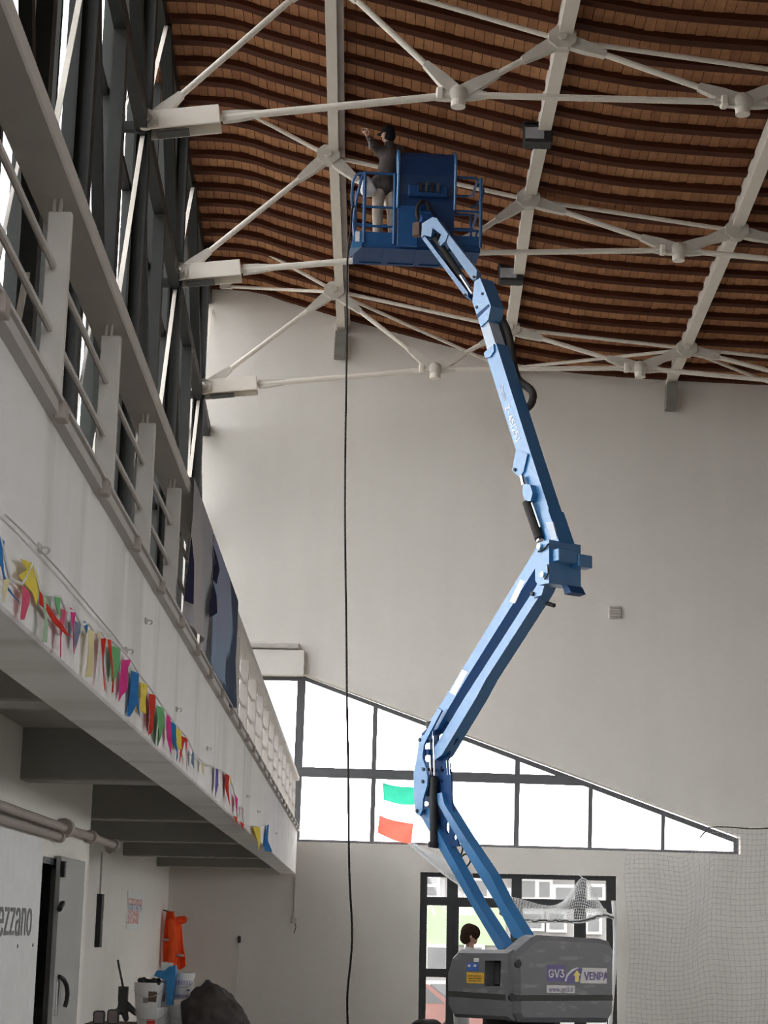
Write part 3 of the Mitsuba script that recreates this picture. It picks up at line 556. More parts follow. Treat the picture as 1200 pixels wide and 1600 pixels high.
# mid joint: plates both sides, pins, levelling cylinder
plate = [(690, 1110), (684, 1106), (669, 1136), (663, 1148), (655, 1152), (651, 1186), (646, 1208), (647, 1250), (650, 1271), (656, 1275), (660, 1265), (661, 1248), (667, 1228), (668, 1214), (665, 1198), (660, 1184), (662, 1164), (668, 1152)]
jp = B('joint_plate', lp(plate, -0.2, -0.17)); jq = B('joint_plate', lp(plate, 0.17, 0.2, -0.2))
for q in ((656, 1156), (662, 1202), (661, 1221), (652, 1267)): B('joint_pin', pinn(q, -0.215, 0.215, 0.026, -0.2), 'mat_black', jp)
core = [(660, 1146), (674, 1132), (700, 1128), (716, 1156), (704, 1170), (701, 1190), (706, 1210), (707, 1256), (718, 1322), (702, 1324), (690, 1304), (673, 1294), (657, 1274), (652, 1250), (651, 1190)]
cg = sg.Polygon([sz(x, y, 0) for x, y in core])
for (x, y, a, b) in ((667, 1166, 6, 5), (668, 1185, 5, 6), (690, 1154, 5, 8), (692, 1202, 3, 5), (691, 1221, 2.2, 2.2), (671, 1234, 2.2, 4), (666, 1256, 5, 4), (700, 1294, 3.2, 10), (712, 1308, 2.5, 5)):
    cg = cg.difference(sg.Polygon([sz(x + a * math.cos(q), y + b * math.sin(q), 0) for q in np.arange(12) * math.pi / 6]))
B('joint_core', prism(cg, LB, H, Z, N, -0.012, 0.012), 'mat_blue_shade')
B('joint_link', lp([(672, 1172), (684, 1172), (684, 1180), (672, 1180)], -0.16, 0.16, 0), 'mat_blue_shade'); B('joint_link', lp([(665, 1212), (682, 1212), (682, 1244), (668, 1244)], -0.15, 0.15, 0), 'mat_blue_shade')
B('joint_tail', lp([(657, 1276), (666, 1262), (674, 1264), (673, 1296)], -0.13, -0.09))
cy0, cy1 = lq((677, 1214), -0.1), lq((679, 1322), -0.1)
cyl = B('riser_cylinder', tube([cy0, cy1], 0.062, 14), 'mat_black', smooth=30); B('end_cap', tube([lq((679, 1316), -0.1), lq((678, 1324), -0.1)], 0.085, 14), 'mat_black', cyl)
for o in (-3, 3): B('piston_rod', tube([lq((674 + o, 1134), -0.1), lq((676 + o, 1212), -0.1)], 0.018, 8), 'mat_chrome', cyl, 30)
B('end_cap', tube([lq((673, 1128), -0.1), lq((673, 1138), -0.1)], 0.07, 14), 'mat_black', cyl)
for o in (0, 4): B('piston_rod', tube([lq((698 + o, 1188), 0.0), lq((700 + o, 1211), 0.0)], 0.014, 8), 'mat_chrome', cyl, 30)
# upper riser
WU = 0.1
u1 = B('upper_riser_bar', lp([(838, 856), (841, 878), (836, 888), (726, 1064), (700, 1108), (684, 1138), (668, 1148), (672, 1126), (695, 1090)], -WU, WU, -WU))
u2 = B('upper_riser_bar', lp([(839, 914), (852, 912), (846, 926), (760, 1060), (744, 1090), (690, 1180), (679, 1188), (674, 1176), (726, 1090)], -WU, WU, -WU))
for px in ([(813, 905), (820, 909), (804, 943), (796, 940)], [(722, 1046), (731, 1050), (711, 1087), (702, 1082)]): B('decal', lp(px, -WU - 0.004, -WU + 0.01, -WU - 0.004), 'mat_white', u1)
B('bracket', lp([(839, 912), (852, 910), (846, 930), (833, 934)], -WU - 0.03, -WU, -WU - 0.03), 'mat_blue', u2)
B('pin', pinn((833, 928), -WU - 0.06, WU + 0.06, 0.03, -WU - 0.03), 'mat_black', u2)
s, z = sz(850, 942, 0); B('hose_fitting', tube([S3(s, 0.05, z), S3(s - 0.15, 0.05, z - 0.05)], 0.03), 'mat_black', u2)
# mast box
WM = 0.27
mb = B('mast_box', lp([(839, 849), (858, 843), (858, 911), (841, 914), (836, 907), (836, 882)], -WM, WM, -WM))
s0, z0 = sz(858, 860, -WM); s1, z1 = sz(858, 874, -WM)
B('bumper', fbox(LB, H, N, Z, (s0 - 0.14, s0 - 0.0), (-0.22, 0.10), (z1 - 0.03, z0 + 0.02), 0.01), 'mat_blue', mb); B('bumper', fbox(LB, H, N, Z, (s0 - 0.16, s0), (0.10, 0.34), (z1 - 0.07, z0 - 0.02), 0.01), 'mat_blue', mb)
for q, e in (((845, 854), (0.02, 0.03)), ((850, 898), (0.02, 0.05))): B('pin', pinn(q, -WM - 0.04, -WM, 0.04, -WM), 'mat_chrome', mb)
for pts in (((841, 862), (851, 857), (857, 850)), ((856, 882), (857, 895), (851, 905))): B('cable', tube([lq(p, -WM - 0.02) for p in pts], 0.012, 6), 'mat_black', mb)
B('under_bracket', lp([(858, 911), (866, 911), (872, 922), (862, 926)], -0.05, 0.2, -WM), 'mat_blue_shade', mb)
# main boom
WB = 0.11
bm_ = B('main_boom', lp([(758, 550), (775, 536), (828, 704), (874, 846), (852, 850), (818, 742), (806, 704)], -WB, WB, -WB))
B('collar', lp([(846, 800), (858, 796), (875, 846), (857, 850)], -WB - 0.02, WB + 0.03, -WB), 'mat_blue', bm_)
B('collar', lp([(758, 552), (773, 538), (774, 549), (768, 558), (760, 560)], -WB - 0.025, WB + 0.01, -WB), 'mat_blue', bm_)
B('decal', lp([(853, 816), (864, 815), (871, 842), (862, 844)], -WB - 0.026, -WB, -WB - 0.02), 'mat_extension', bm_)
B('cylinder_bracket', lp([(806, 704), (824, 709), (818, 736), (812, 746), (800, 735), (803, 718)], -WB - 0.03, -WB, -WB - 0.03), 'mat_blue', bm_); B('pin', pinn((805, 734), -WB - 0.05, -WB + 0.05, 0.025, -WB - 0.03), 'mat_black', bm_)
B('cylinder_bracket', lp([(817, 756), (828, 757), (832, 770), (829, 783), (820, 783), (816, 770)], -WB - 0.09, -WB - 0.0, -WB - 0.09), 'mat_blue', bm_)
lc = B('lift_cylinder', tube([lq((823, 785), -WB - 0.05), lq((843, 842), -WB - 0.05)], 0.062, 14), 'mat_rubber', smooth=30)
B('rod', tube([lq((816, 744), -WB - 0.05), lq((819, 758), -WB - 0.05)], 0.035, 10), 'mat_chrome', lc, 30); B('eye', tube([lq((841, 838), -WB - 0.05), lq((844, 846), -WB - 0.05)], 0.045, 10), 'mat_chrome', lc)
B('hydraulic_pipe', tube([lq((831, 786), -WB - 0.06), lq((844, 824), -WB - 0.06)], 0.016, 6), 'mat_chrome', lc)
a_, b_ = lq((785, 612), -WB), lq((812, 694), -WB); dr_ = unit(b_ - a_)
for tx_, p_, h_, sq_, m_ in (('Z-45/25J', (801, 661), 0.105, 0.9, 'mat_white'), ('Genie', (786, 613), 0.10, 0.72, 'mat_extension')):
    B('lettering', text(tx_, h_, lq(p_, -WB - 0.001), dr_, -N, 0.004, True, sq_), m_, bm_)
B('extension', lp([(751, 511), (763, 501), (777, 546), (764, 556)], -0.09, 0.09, -0.09), 'mat_extension')
hd = B('boom_head', lp([(738, 472), (741, 440), (750, 434), (758, 454), (767, 478), (763, 499), (751, 511)], -0.12, 0.12, -0.12))
B('band', lp([(744, 492), (763, 475), (765, 478), (746, 497)], -0.125, -0.11, -0.125), 'mat_blue_shade', hd)
for q in ((754, 459), (745, 480)): B('pin', pinn(q, -0.135, 0.135, 0.022, -0.12), 'mat_black', hd)
hs = [lq(p, 0.16) for p in ((776, 492), (787, 504), (799, 545), (811, 594), (826, 606), (833, 618), (830, 631), (821, 638), (812, 634))]
B('hose', tube(spline(hs, 40), 0.055, 10), 'mat_rubber', smooth=True)
B('hose', tube(spline([lq(p, 0.10) for p in ((748, 455), (762, 480), (772, 505), (780, 545), (792, 596))], 30), 0.05, 10), 'mat_rubber', smooth=True)
B('hose_guide', lp([(762, 492), (770, 494), (788, 560), (778, 560)], 0.11, 0.2, 0.0), 'mat_black')
# jib, swung a little to the side of the boom's plane
WJ = 0.085
JP = lq((748, 462), 0.0); JA = math.radians(62); JH, JN = V(-math.sin(JA), math.cos(JA), 0), V(math.cos(JA), math.sin(JA), 0); JB = V(JP[0], JP[1], 0)
def jsz(x, y, t=0.0): q = on(x, y, JB + JN * t, JN) - JB; return q @ JH, q[2]
def jp_(px, t0, t1, tref): return prism([jsz(x, y, tref) for x, y in px], JB, JH, Z, JN, t0, t1)
def jq_(px, t): a_, b_ = jsz(*px, t); return JB + JH * a_ + JN * t + Z * b_
def jpin(px, t0, t1, r, tref): a_, b_ = jsz(*px, tref); return tube([JB + JH * a_ + JN * t0 + Z * b_, JB + JH * a_ + JN * t1 + Z * b_], r, 12)
jb = B('jib_arm', jp_([(697, 376), (701, 366), (745, 422), (744, 436), (737, 437), (700, 384)], -WJ, WJ, -WJ)); B('jib_arm', jp_([(658, 371), (663, 368), (731, 457), (731, 464), (726, 463)], -WJ, WJ, -WJ))
jh = B('jib_head', jp_([(660, 350), (676, 340), (683, 341), (689, 350), (701, 366), (697, 377), (689, 385), (685, 380), (690, 367), (677, 357), (674, 371), (664, 368), (659, 372)], -WJ - 0.02, WJ + 0.02, -WJ))
for q in ((741, 433), (727, 461), (687, 380)): B('pin', jpin(q, -WJ - 0.02, WJ + 0.02, 0.02, -WJ), 'mat_black', jb)
jc = B('jib_cylinder', tube([jq_((680, 372), 0), jq_((722, 434), 0)], 0.055, 12), 'mat_rubber', smooth=30); B('rod', tube([jq_((720, 430), -0.05), jq_((738, 458), -0.05)], 0.028, 10), 'mat_chrome', jc, 30)
B('hose', tube(spline([jq_(p, 0.03) for p in ((664, 340), (672, 352), (690, 388), (714, 432), (740, 464))], 24), 0.03, 8), 'mat_rubber', smooth=True)
B('valve', fbox(jq_((652, 358), -0.05), JH, JN, Z, (-0.06, 0.06), (-0.05, 0.05), (-0.12, 0.1), 0.01), 'mat_brown', jh)
# basket
BY = 25.78; U = V(math.cos(0.06), math.sin(0.06), 0); W_ = V(-math.sin(0.06), math.cos(0.06), 0)
B0 = aty(555, 384, BY); BW, BD = 1.90, 0.72
def bk(u, v, z): return B0 + U * u + W_ * v + Z * z
def bpx(x, y, v=0.0): q = on(x, y, B0 + W_ * v, W_) - B0; return q @ U, q[2]
bs = B('basket', cat_([fbox(B0, U, W_, Z, (0.02, BW - 0.02), (0.02, BD - 0.02), (-0.005, 0.06))] + [fbox(B0, U, W_, Z, (0, BW), (0, BD), (0.05, 0.10), 0.01)] + [fbox(B0, U, W_, Z, (u, u + 0.10), (0.02, BD - 0.02), (-0.02, 0.06)) for u in (0.0, 0.44, 0.93, 1.35, BW - 0.1)] + [fbox(B0, U, W_, Z, (0, BW), (v, v + 0.07), (-0.02, 0.05)) for v in (0.0, BD - 0.07)]), 'mat_blue_shade')
B('toe_board', cat_([fbox(B0, U, W_, Z, (0, BW), (0, 0.012), (0.0, 0.24), 0.004), fbox(B0, U, W_, Z, (0, BW), (BD - 0.012, BD), (0.05, 0.24)), fbox(B0, U, W_, Z, (0, 0.012), (0, BD), (0.05, 0.24)), fbox(B0, U, W_, Z, (BW - 0.012, BW), (0, BD), (0.05, 0.24))]), 'mat_blue_basket_shade', bs)
B('corner_guard', hullpts([bk(u, v, z) for u, v, z in ((-0.07, -0.02, -0.05), (0.10, -0.025, -0.02), (0.10, -0.025, 0.22), (0.0, -0.02, 0.25), (-0.1, 0.5, -0.05), (-0.02, 0.5, 0.2))]), 'mat_blue', bs)
B('reflector', fbox(B0, U, W_, Z, (0.0, 0.06), (-0.034, -0.02), (0.06, 0.22)), 'mat_white', bs)
RT = 0.021
def rail(pts, r=RT): return B('rail', tube(pts, r, 8), 'mat_blue_basket_shade', bs, 30)
ZT, ZM, ZL = 1.19, 0.64, 0.33
rail([bk(0.1, 0, ZT), bk(1.82, 0, ZT), bk(1.86, 0.06, ZT), bk(1.86, BD - .06, ZT), bk(1.8, BD, ZT), bk(0.1, BD, ZT)])
for zz in (ZM, ZL): rail([bk(0.08, 0, zz), bk(BW - .05, 0, zz)]); rail([bk(0.05, BD, zz), bk(BW - .05, BD, zz)]); rail([bk(BW - 0.04, 0, zz), bk(BW - 0.04, BD, zz)])
for px in (569, 616, 751): u = bpx(px, 330)[0]; rail([bk(u, 0, 0.05), bk(u, 0, ZT)], 0.027)
u = bpx(736, 330, BD)[0]; rail([bk(u, BD, 0.05), bk(u, BD, 0.86)]); rail([bk(bpx(706, 305, BD)[0], BD, 0.88), bk(bpx(742, 306, BD)[0], BD, 0.88)])
for u in (0.03, 0.62, 1.2): rail([bk(u, BD, 0.05), bk(u, BD, ZT)])
rail(spline([bk(0.12, 0.0, ZT), bk(0.0, 0.04, ZT - 0.02), bk(-0.06, 0.2, 0.95), bk(-0.02, 0.4, 0.55), bk(0.0, 0.5, 0.1)], 20))
rail(spline([bk(0.1, 0.0, ZT), bk(0.03, 0.02, 0.9), bk(-0.02, 0.1, 0.5), bk(0.02, 0.1, 0.1)], 16))
rail(spline([bk(1.86, 0.3, ZT), bk(1.97, 0.3, ZT - 0.03), bk(1.96, 0.3, ZT - 0.18), bk(1.78, 0.3, 0.84)], 14), 0.018)
# tall blue panel on the basket's front
pl0, pl1 = bpx(619, 330)[0], bpx(711, 330)[0]; zt_ = bpx(665, 238)[1]
pr = [(-0.06, 0.02), (-0.06, 0.85), (-0.10, 1.0), (-0.12, 1.15), (-0.10, zt_ - 0.12), (-0.03, zt_ - 0.03), (0.10, zt_), (0.20, zt_ - 0.02), (0.20, zt_ - 0.06), (0.08, zt_ - 0.05), (-0.01, zt_ - 0.08), (-0.06, zt_ - 0.18), (-0.07, 1.0), (-0.02, 0.85), (-0.02, 0.02)]
pn = B('shield', prism(pr, B0 + U * pl0, W_, Z, U, 0.02, pl1 - pl0 - 0.02), 'mat_blue_panel_shade', bs)
q2 = pl0 + (pl1 - pl0) * 0.36
B('shield_foot', fbox(B0, U, W_, Z, (pl0 + 0.02, q2), (-0.075, -0.055), (0.0, 0.66), 0.004), 'mat_blue_basket_shade', bs)
for uu in (pl0, pl1 - 0.03):
    B('shield_rim', tube(spline([bk(uu + 0.015, y_ - 0.015, z_) for y_, z_ in ((-0.06, 0.62), (-0.11, 0.95), (-0.14, 1.2), (-0.09, zt_ - 0.06), (0.04, zt_ + 0.0), (0.09, zt_ - 0.16), (0.02, 1.0), (0.0, 0.7))], 26), 0.022, 8), 'mat_blue', bs, True)
ctl = B('control_box', fbox(bk((pl0 + pl1) / 2, -0.05, 0.9), U, W_, Z, (-0.28, 0.32), (-0.10, 0.0), (-0.1, 0.08), 0.015), 'mat_blue_shade', bs)
for i in range(4): B('lever', fbox(bk((pl0 + pl1) / 2 - 0.1 + i * 0.09, -0.16, 0.92), U, W_, Z, (-0.02, 0.02), (-0.02, 0.02), (-0.06, 0.09)), 'mat_dark_grey' if i % 2 else 'mat_black', ctl)
B('rotator', hullpts([bk(u, v, z) for u in (0.96, 1.12) for v, z in ((-0.25, 0.18), (-0.25, 0.5), (-0.03, 0.05), (-0.03, 0.7))]), 'mat_blue_shade', bs)
rq = [jq_((668, 352), 0), bk(1.04, -0.1, 0.42)]
B('rotator_arm', bar(rq[0], rq[1], 0.22, 0.25, ch=0.02), 'mat_blue_shade', bs)
B('hose', tube(spline([bk(0.95, -0.25, 0.35), bk(0.93, -0.2, 0.62), bk(1.0, -0.12, 0.72), bk(1.1, -0.2, 0.5)], 18), 0.03, 8), 'mat_rubber', bs, True)
# bag tied to the basket rail
tag(add('tool_bag', unmani(m3.Manifold.batch_hull([m3.Manifold.sphere(r_, 12).translate(list(map(float, bk(u, v, z)))) for u, v, z, r_ in ((0.16, 0.10, 1.12, 0.06), (0.16, 0.1, 0.94, 0.10), (0.22, 0.12, 0.95, 0.09))])), 'mat_white', smooth=True), 'white bag hanging on the basket rail beside the worker', 'bag')

# ------------------------------------------------------------------ worker in the basket
WY = 26.05
def wp_(x, y, dy=0.0): return aty(x, y, WY + dy)
FZ = B0[2] + 0.10
sh_l, sh_r = wp_(591, 234, -0.02), wp_(624, 235, 0.08); neck = wp_(608, 225); headc = wp_(606, 211, -0.02); hip = wp_(601, 290)
hl, hr = hip + V(-0.09, -0.03, 0), hip + V(0.10, 0.04, 0)
kl, kr = V(hl[0] - 0.01, WY - 0.05, FZ + 0.52), V(hr[0] + 0.03, WY + 0.05, FZ + 0.52)
al, ar = V(kl[0] + 0.01, WY + 0.0, FZ + 0.09), V(kr[0] + 0.02, WY + 0.08, FZ + 0.09)
el, hand = wp_(583, 226, -0.15), wp_(575, 213, -0.25); er = wp_(632, 262, 0.02); hr2 = wp_(632, 276, -0.2)
chest = wp_(609, 248); belly = wp_(604, 276)
def person_mesh(J, finger_dir):
    b = [(J['head'], 0.098, J['head'] + V(0, 0, 0.03), 0.098), (J['head'] - V(0, 0, .08), .055, J['neck'] - V(0, 0, .04), 0.06), (J['neck'], 0.07, J['chest'], 0.12), (J['chest'], 0.135, J['belly'], 0.125), (J['belly'], 0.125, (J['hl'] + J['hr']) / 2, 0.125)]
    for a, c, r0, r1 in (('sl', 'el', .058, .046), ('el', 'wl', .044, .030), ('sr', 'er', .058, .046), ('er', 'wr', .044, .030), ('hl', 'kl', .088, .058), ('kl', 'al', .056, .040), ('hr', 'kr', .088, .058), ('kr', 'ar', .056, .040)): b.append((J[a], r0, J[c], r1))
    b += [(J['chest'], 0.11, J['sl'], 0.065), (J['chest'], 0.11, J['sr'], 0.065)]
    for s in 'lr': b.append((J['a' + s] - V(0, 0, .05), .036, J['a' + s] + J['foot'] * 0.15 - V(0, 0, .055), .03))
    for s in 'lr':
        w, e = J['w' + s], J['e' + s]; d = unit(w - e); sd, up_ = perp(d); b.append((w, 0.028, w + d * 0.08, 0.033))
        for i, L in enumerate((0.062, 0.075, 0.07, 0.055)):
            r = w + d * 0.085 + sd * (i - 1.5) * 0.019; m_ = r + d * L * 0.55 + up_ * 0.008; b += [(r, 0.0095, m_, 0.009), (m_, 0.009, m_ + d * L * 0.4 + up_ * -0.03, 0.008)]
        r = w + d * 0.03 + sd * -0.03; b += [(r, 0.012, r + d * 0.035 - sd * 0.035, 0.010), (r + d * 0.035 - sd * 0.035, 0.010, r + d * 0.07 - sd * 0.035, 0.009)]
    f = J['face']; side = np.cross(f, Z)
    hc = J['head']
    b += [(hc + f * 0.085 - Z * 0.0, 0.014, hc + f * 0.112 - Z * 0.03, 0.014), (hc + f * 0.05 - Z * 0.075, 0.045, hc + f * 0.055 - Z * 0.085, 0.04), (hc + f * .09 - Z * .065, .012, hc + f * .092 - Z * .066, .012)]
    for s in (-1, 1): b += [(hc + side * s * 0.095 - Z * 0.01, 0.02, hc + side * s * 0.1 - Z * 0.03, 0.015), (hc + f * .086 + side * s * .034 + Z * .012, .012, hc + f * .088 + side * s * .036 + Z * .012, .011)]
    return blob(b, 0.022, 4)
def dress(J, root, top, legs, boots, cap, long_):
    g = 0.024
    bt = [(J['chest'], .155, J['belly'], .15), (J['belly'], .15, (J['hl'] + J['hr']) / 2 + V(0, 0, 0.0), .16), (J['hl'] + V(0, 0, .06 - long_), .125, J['hr'] + V(0, 0, .06 - long_), .125), (J['belly'], .14, J['hl'] + V(0, 0, .05), .12), (J['belly'], .14, J['hr'] + V(0, 0, .05), .12), (J['chest'], .13, J['sl'], .085), (J['chest'], .13, J['sr'], .085), (J['neck'] - V(0, 0, .0), .078, J['chest'], .14)]
    for s in 'lr': bt += [(J['s' + s], .083, J['e' + s], .068), (J['e' + s], .066, J['w' + s] - unit(J['w' + s] - J['e' + s]) * 0.03, .046)]
    add('jacket', blob(bt, 0.03, 6), top, root, True)
    bl = [((J['hl'] + J['hr']) / 2, .12, (J['hl'] + J['hr']) / 2 + V(0, 0, .08), .12)]
    for s in 'lr': bl += [(J['h' + s], .102, J['k' + s], .085), (J['k' + s], .084, J['a' + s] + V(0, 0, 0.0), .070)]
    add('trousers', blob(bl, 0.03, 6), legs, root, True)
    for s in 'lr': add('boot', blob([(J['a' + s] + V(0, 0, .02), .055, J['a' + s] - V(0, 0, .045), .045), (J['a' + s] - V(0, 0, .045), .045, J['a' + s] + J['foot'] * .17 - V(0, 0, .05), .038)], 0.02, 4), boots, root, True)
J = dict(head=headc, neck=neck, chest=chest, belly=belly, hl=hl, hr=hr, kl=kl, kr=kr, al=al, ar=ar, sl=sh_l, sr=sh_r, el=el, wl=hand, er=er, wr=hr2, foot=unit(V(-0.6, 0.6, 0)), face=unit(V(-0.75, 0.45, 0.25)))
wk = add('person', person_mesh(J, None), 'mat_skin', smooth=True, label='worker in black cap, dark jacket and beige trousers standing in the raised basket', cat='person')
dress(J, wk, 'mat_jacket', 'mat_trousers', 'mat_boot', None, 0.10)
f = J['face']; fh_ = unit(V(f[0], f[1], 0))
add('cap', blob([(headc + V(0, 0, .045), .108, headc + V(0, 0, .055) - fh_ * .01, .106), (headc + fh_ * .09 + Z * .045, .03, headc + fh_ * .17 + Z * .04, .022), (headc - fh_ * .03 - Z * .02, .098, headc - fh_ * .035 - Z * .03, .094)], 0.02, 5), 'mat_cap', wk, True)
k = thing('paint_brush', 'slim tool held up by the worker in the basket', 'tool')
add('handle', tube([wp_(577, 220, -0.27), wp_(571, 208, -0.27)], 0.012, 8), 'mat_brown', k); add('head', fbox(wp_(570, 206, -0.27), X, Y, Z, (-0.035, 0.035), (-0.012, 0.012), (-0.02, 0.06), 0.004), 'mat_offwhite', k)
add('cord', tube([wp_(577, 216, -0.27), wp_(577, 233, -0.27)], 0.006, 6), 'mat_offwhite', k)

# man standing behind the turntable
MY = 26.3; mt_top = aty(737, 1447, MY)
mx = mt_top[0]; mh = aty(735, 1464, MY)
Jm = dict(head=mh + V(0, 0, .02), neck=V(mx - .03, MY, mh[2] - .19), chest=V(mx - .10, MY, mh[2] - .42), belly=V(mx - .15, MY, mh[2] - .70), hl=V(mx - .16, MY - .10, mh[2] - .87), hr=V(mx - .16, MY + .10, mh[2] - .87),
          kl=V(mx - .10, MY - .11, .50), kr=V(mx - .14, MY + .12, .50), al=V(mx - .14, MY - .12, .09), ar=V(mx - .16, MY + .14, .09), sl=V(mx - .12, MY - .20, mh[2] - .30), sr=V(mx - .04, MY + .2, mh[2] - .30),
          el=V(mx - .20, MY - .26, mh[2] - .60), wl=V(mx - .02, MY - .25, mh[2] - .84), er=V(mx - .1, MY + .27, mh[2] - .6), wr=V(mx + .02, MY + .25, mh[2] - .84), foot=V(1, 0, 0), face=unit(V(1, 0.0, 0.12)))
mn = add('person', person_mesh(Jm, None), 'mat_skin', smooth=True, label='man in dark brown beanie and pale overalls standing behind the grey turntable', cat='person')
dress(Jm, mn, 'mat_overall', 'mat_overall', 'mat_boot', None, 0.1)
hc = Jm['head']; add('beanie', blob([(hc + V(-.015, 0, .035), .118, hc + V(-.03, 0, .06), .105), (hc + V(-.06, 0, -.035), .092, hc + V(-.03, 0, .02), .112), (hc + V(.03, 0, .04), .112, hc + V(-.02, 0, .05), .12)], 0.02, 5), 'mat_beanie', mn, True)

# ------------------------------------------------------------------ cable hanging from the basket
CY = BY + 0.05
cp = [bk(0.10, 0.12, 0.72), bk(-0.06, 0.05, 0.62)] + [aty(x, y, CY) for x, y in ((549, 345), (546, 372), (543, 405), (542, 480), (541, 600), (539, 800), (541, 980), (542, 1085), (544, 1200), (545, 1310), (547, 1390), (550, 1470), (546, 1520), (543, 1550), (543, 1590), (545, 1640))]
cp.append(V(cp[-1][0] + 0.02, CY, 0.02)); 
tag(add('cable', tube(spline(cp, 140), 0.0155, 8), 'mat_rubber', smooth=True), 'long black cable hanging from the basket down to the floor', 'cable')
tag(add('cable', tube(spline([lq(p, 0.12) for p in ((722, 1322), (719, 1338), (712, 1350), (724, 1336), (730, 1335), (735, 1344), (731, 1352), (726, 1358))], 40), 0.012, 6), 'mat_rubber', smooth=True), 'short black hose looping between the two lower riser bars', 'cable')

# ------------------------------------------------------------------ bunting on the gallery front
BX = -1.07
def z3(x, y): return (x / 5, 800 + y / 5)
def z4(x, y): return (180 + x / 4.2857, 1040 + y / 4.2857)
fl = []
def fz(fn, col, *pts): fl.append((col, [fn(*p) for p in pts]))
fz(z3, 'blue', (-30, 170), (0, 190), (35, 235), (15, 300), (40, 470), (80, 580), (140, 720), (60, 560), (0, 440), (-30, 380))
fz(z3, 'cream', (30, 530), (75, 520), (65, 600), (40, 710), (35, 640))
fz(z3, 'pink', (175, 565), (235, 640), (225, 720), (205, 840), (180, 840), (182, 700))
fz(z3, 'yellow', (165, 365), (250, 400), (290, 470), (315, 560), (310, 650), (300, 730), (270, 715), (230, 620), (160, 500), (205, 450))
fz(z3, 'red', (310, 610), (340, 680), (400, 770), (470, 860), (520, 945), (580, 980), (500, 955), (400, 830), (310, 715))
fz(z3, 'palegreen', (335, 640), (385, 700), (355, 800), (365, 880), (340, 1020), (320, 1010), (335, 850))
fz(z3, 'green', (420, 640), (470, 660), (462, 760), (465, 830), (440, 790))
fz(z3, 'pink', (470, 755), (515, 770), (505, 870), (490, 1000), (480, 1140), (465, 1120), (470, 950))
fz(z3, 'magenta', (545, 745), (590, 775), (582, 900), (605, 1110), (585, 1040), (565, 900))
fz(z3, 'dull', (590, 850), (632, 880), (612, 990), (600, 1070), (588, 980))
fz(z3, 'blue', (655, 850), (690, 870), (682, 950), (665, 900))
fz(z3, 'cream', (690, 920), (738, 935), (715, 1090), (700, 1290), (682, 1290), (688, 1100))
fz(z3, 'cream', (755, 920), (785, 930), (772, 1010))
fz(z3, 'red', (785, 990), (830, 985), (815, 1150), (800, 1290), (785, 1400), (780, 1350), (793, 1180))
fz(z3, 'red', (838, 975), (865, 990), (868, 1200), (893, 1420), (880, 1400), (855, 1220))
fz(z3, 'green', (875, 1050), (940, 1060), (920, 1220), (900, 1340), (885, 1270))
fz(z3, 'magenta', (960, 1160), (1020, 1150), (1015, 1185), (992, 1210), (985, 1390), (955, 1480), (955, 1370))
fz(z3, 'blue', (1030, 1240), (1085, 1262), (1075, 1400), (1065, 1600), (1052, 1500), (1035, 1600), (1022, 1590), (1030, 1400))
fz(z3, 'yellow', (1100, 1330), (1155, 1352), (1130, 1580), (1100, 1560))
fz(z4, 'red', (225, 188), (270, 198), (265, 380), (257, 470), (240, 400), (222, 468), (225, 350))
fz(z4, 'green', (275, 265), (325, 285), (320, 400), (305, 540), (277, 480))
fz(z4, 'magenta', (345, 325), (370, 345), (366, 480), (360, 590), (350, 480))
fz(z4, 'blue', (370, 375), (405, 395), (400, 520), (412, 640), (388, 520))
fz(z4, 'yellow', (410, 420), (440, 435), (436, 560), (412, 560))
fz(z4, 'red', (443, 470), (485, 488), (480, 570), (490, 710), (472, 580), (468, 500), (458, 520), (445, 650), (443, 560))
fz(z4, 'dull', (515, 580), (528, 588), (524, 690), (515, 650))
fz(z4, 'cream', (580, 640), (592, 650), (588, 740), (580, 700))
fz(z4, 'violet', (675, 680), (690, 690), (686, 800), (672, 885))
fz(z4, 'red', (740, 725), (765, 735), (760, 800), (752, 935), (744, 820))
fz(z4, 'yellow', (768, 745), (785, 790), (768, 792))
fz(z4, 'magenta', (800, 858), (820, 890), (816, 960), (805, 1000))
fz(z4, 'pink', (845, 938), (858, 960), (858, 1035))
fz(z4, 'red', (795, 1005), (818, 1018), (812, 1065)); fz(z4, 'red', (835, 1040), (862, 1062), (850, 1100))
fz(z4, 'yellow', (920, 1080), (970, 1080), (972, 1180), (965, 1245), (945, 1180))
fz(z4, 'blue', (1020, 1060), (1028, 1060), (1024, 1170), (1062, 1250), (1015, 1240), (1005, 1190))
bt = thing('bunting', 'string of coloured pennants along the white gallery front', 'bunting')
tops = []
for i, (col, pts) in enumerate(fl):
    pl = [atx(x, y, BX) for x, y in pts]; P2 = sg.Polygon([(p[1], p[2]) for p in pl]).buffer(0)
    yt, ztp = max(((p[1], p[2]) for p in pl), key=lambda q: q[1]); tops.append((yt, ztp))
    m = prism(P2, V(BX, 0, 0), Y, Z, X, -0.001, 0.001); m = m.subdivide_to_size(0.12) if i < 24 else m
    dz_ = ztp - m.vertices[:, 2]; m.vertices[:, 0] += 0.02 * np.sin(m.vertices[:, 1] * 17 + m.vertices[:, 2] * 9 + i) * np.clip(dz_ * 4, 0, 1)
    cn = dict(dull='faded blue', cream='faded yellow', palegreen='pale green').get(col, col)
    add('pennant', m, 'mat_flag_' + col, bt, True, label=f'{cn} pennant')
tops.sort(); add('string', tube([V(BX, a, b) for a, b in tops], 0.005, 5), 'mat_offwhite', bt)
wire = [atx(x, y, -1.075) for x, y in ((8, 804), (38, 832), (60, 856), (100, 900), (150, 960), (180, 995), (196, 1018))]
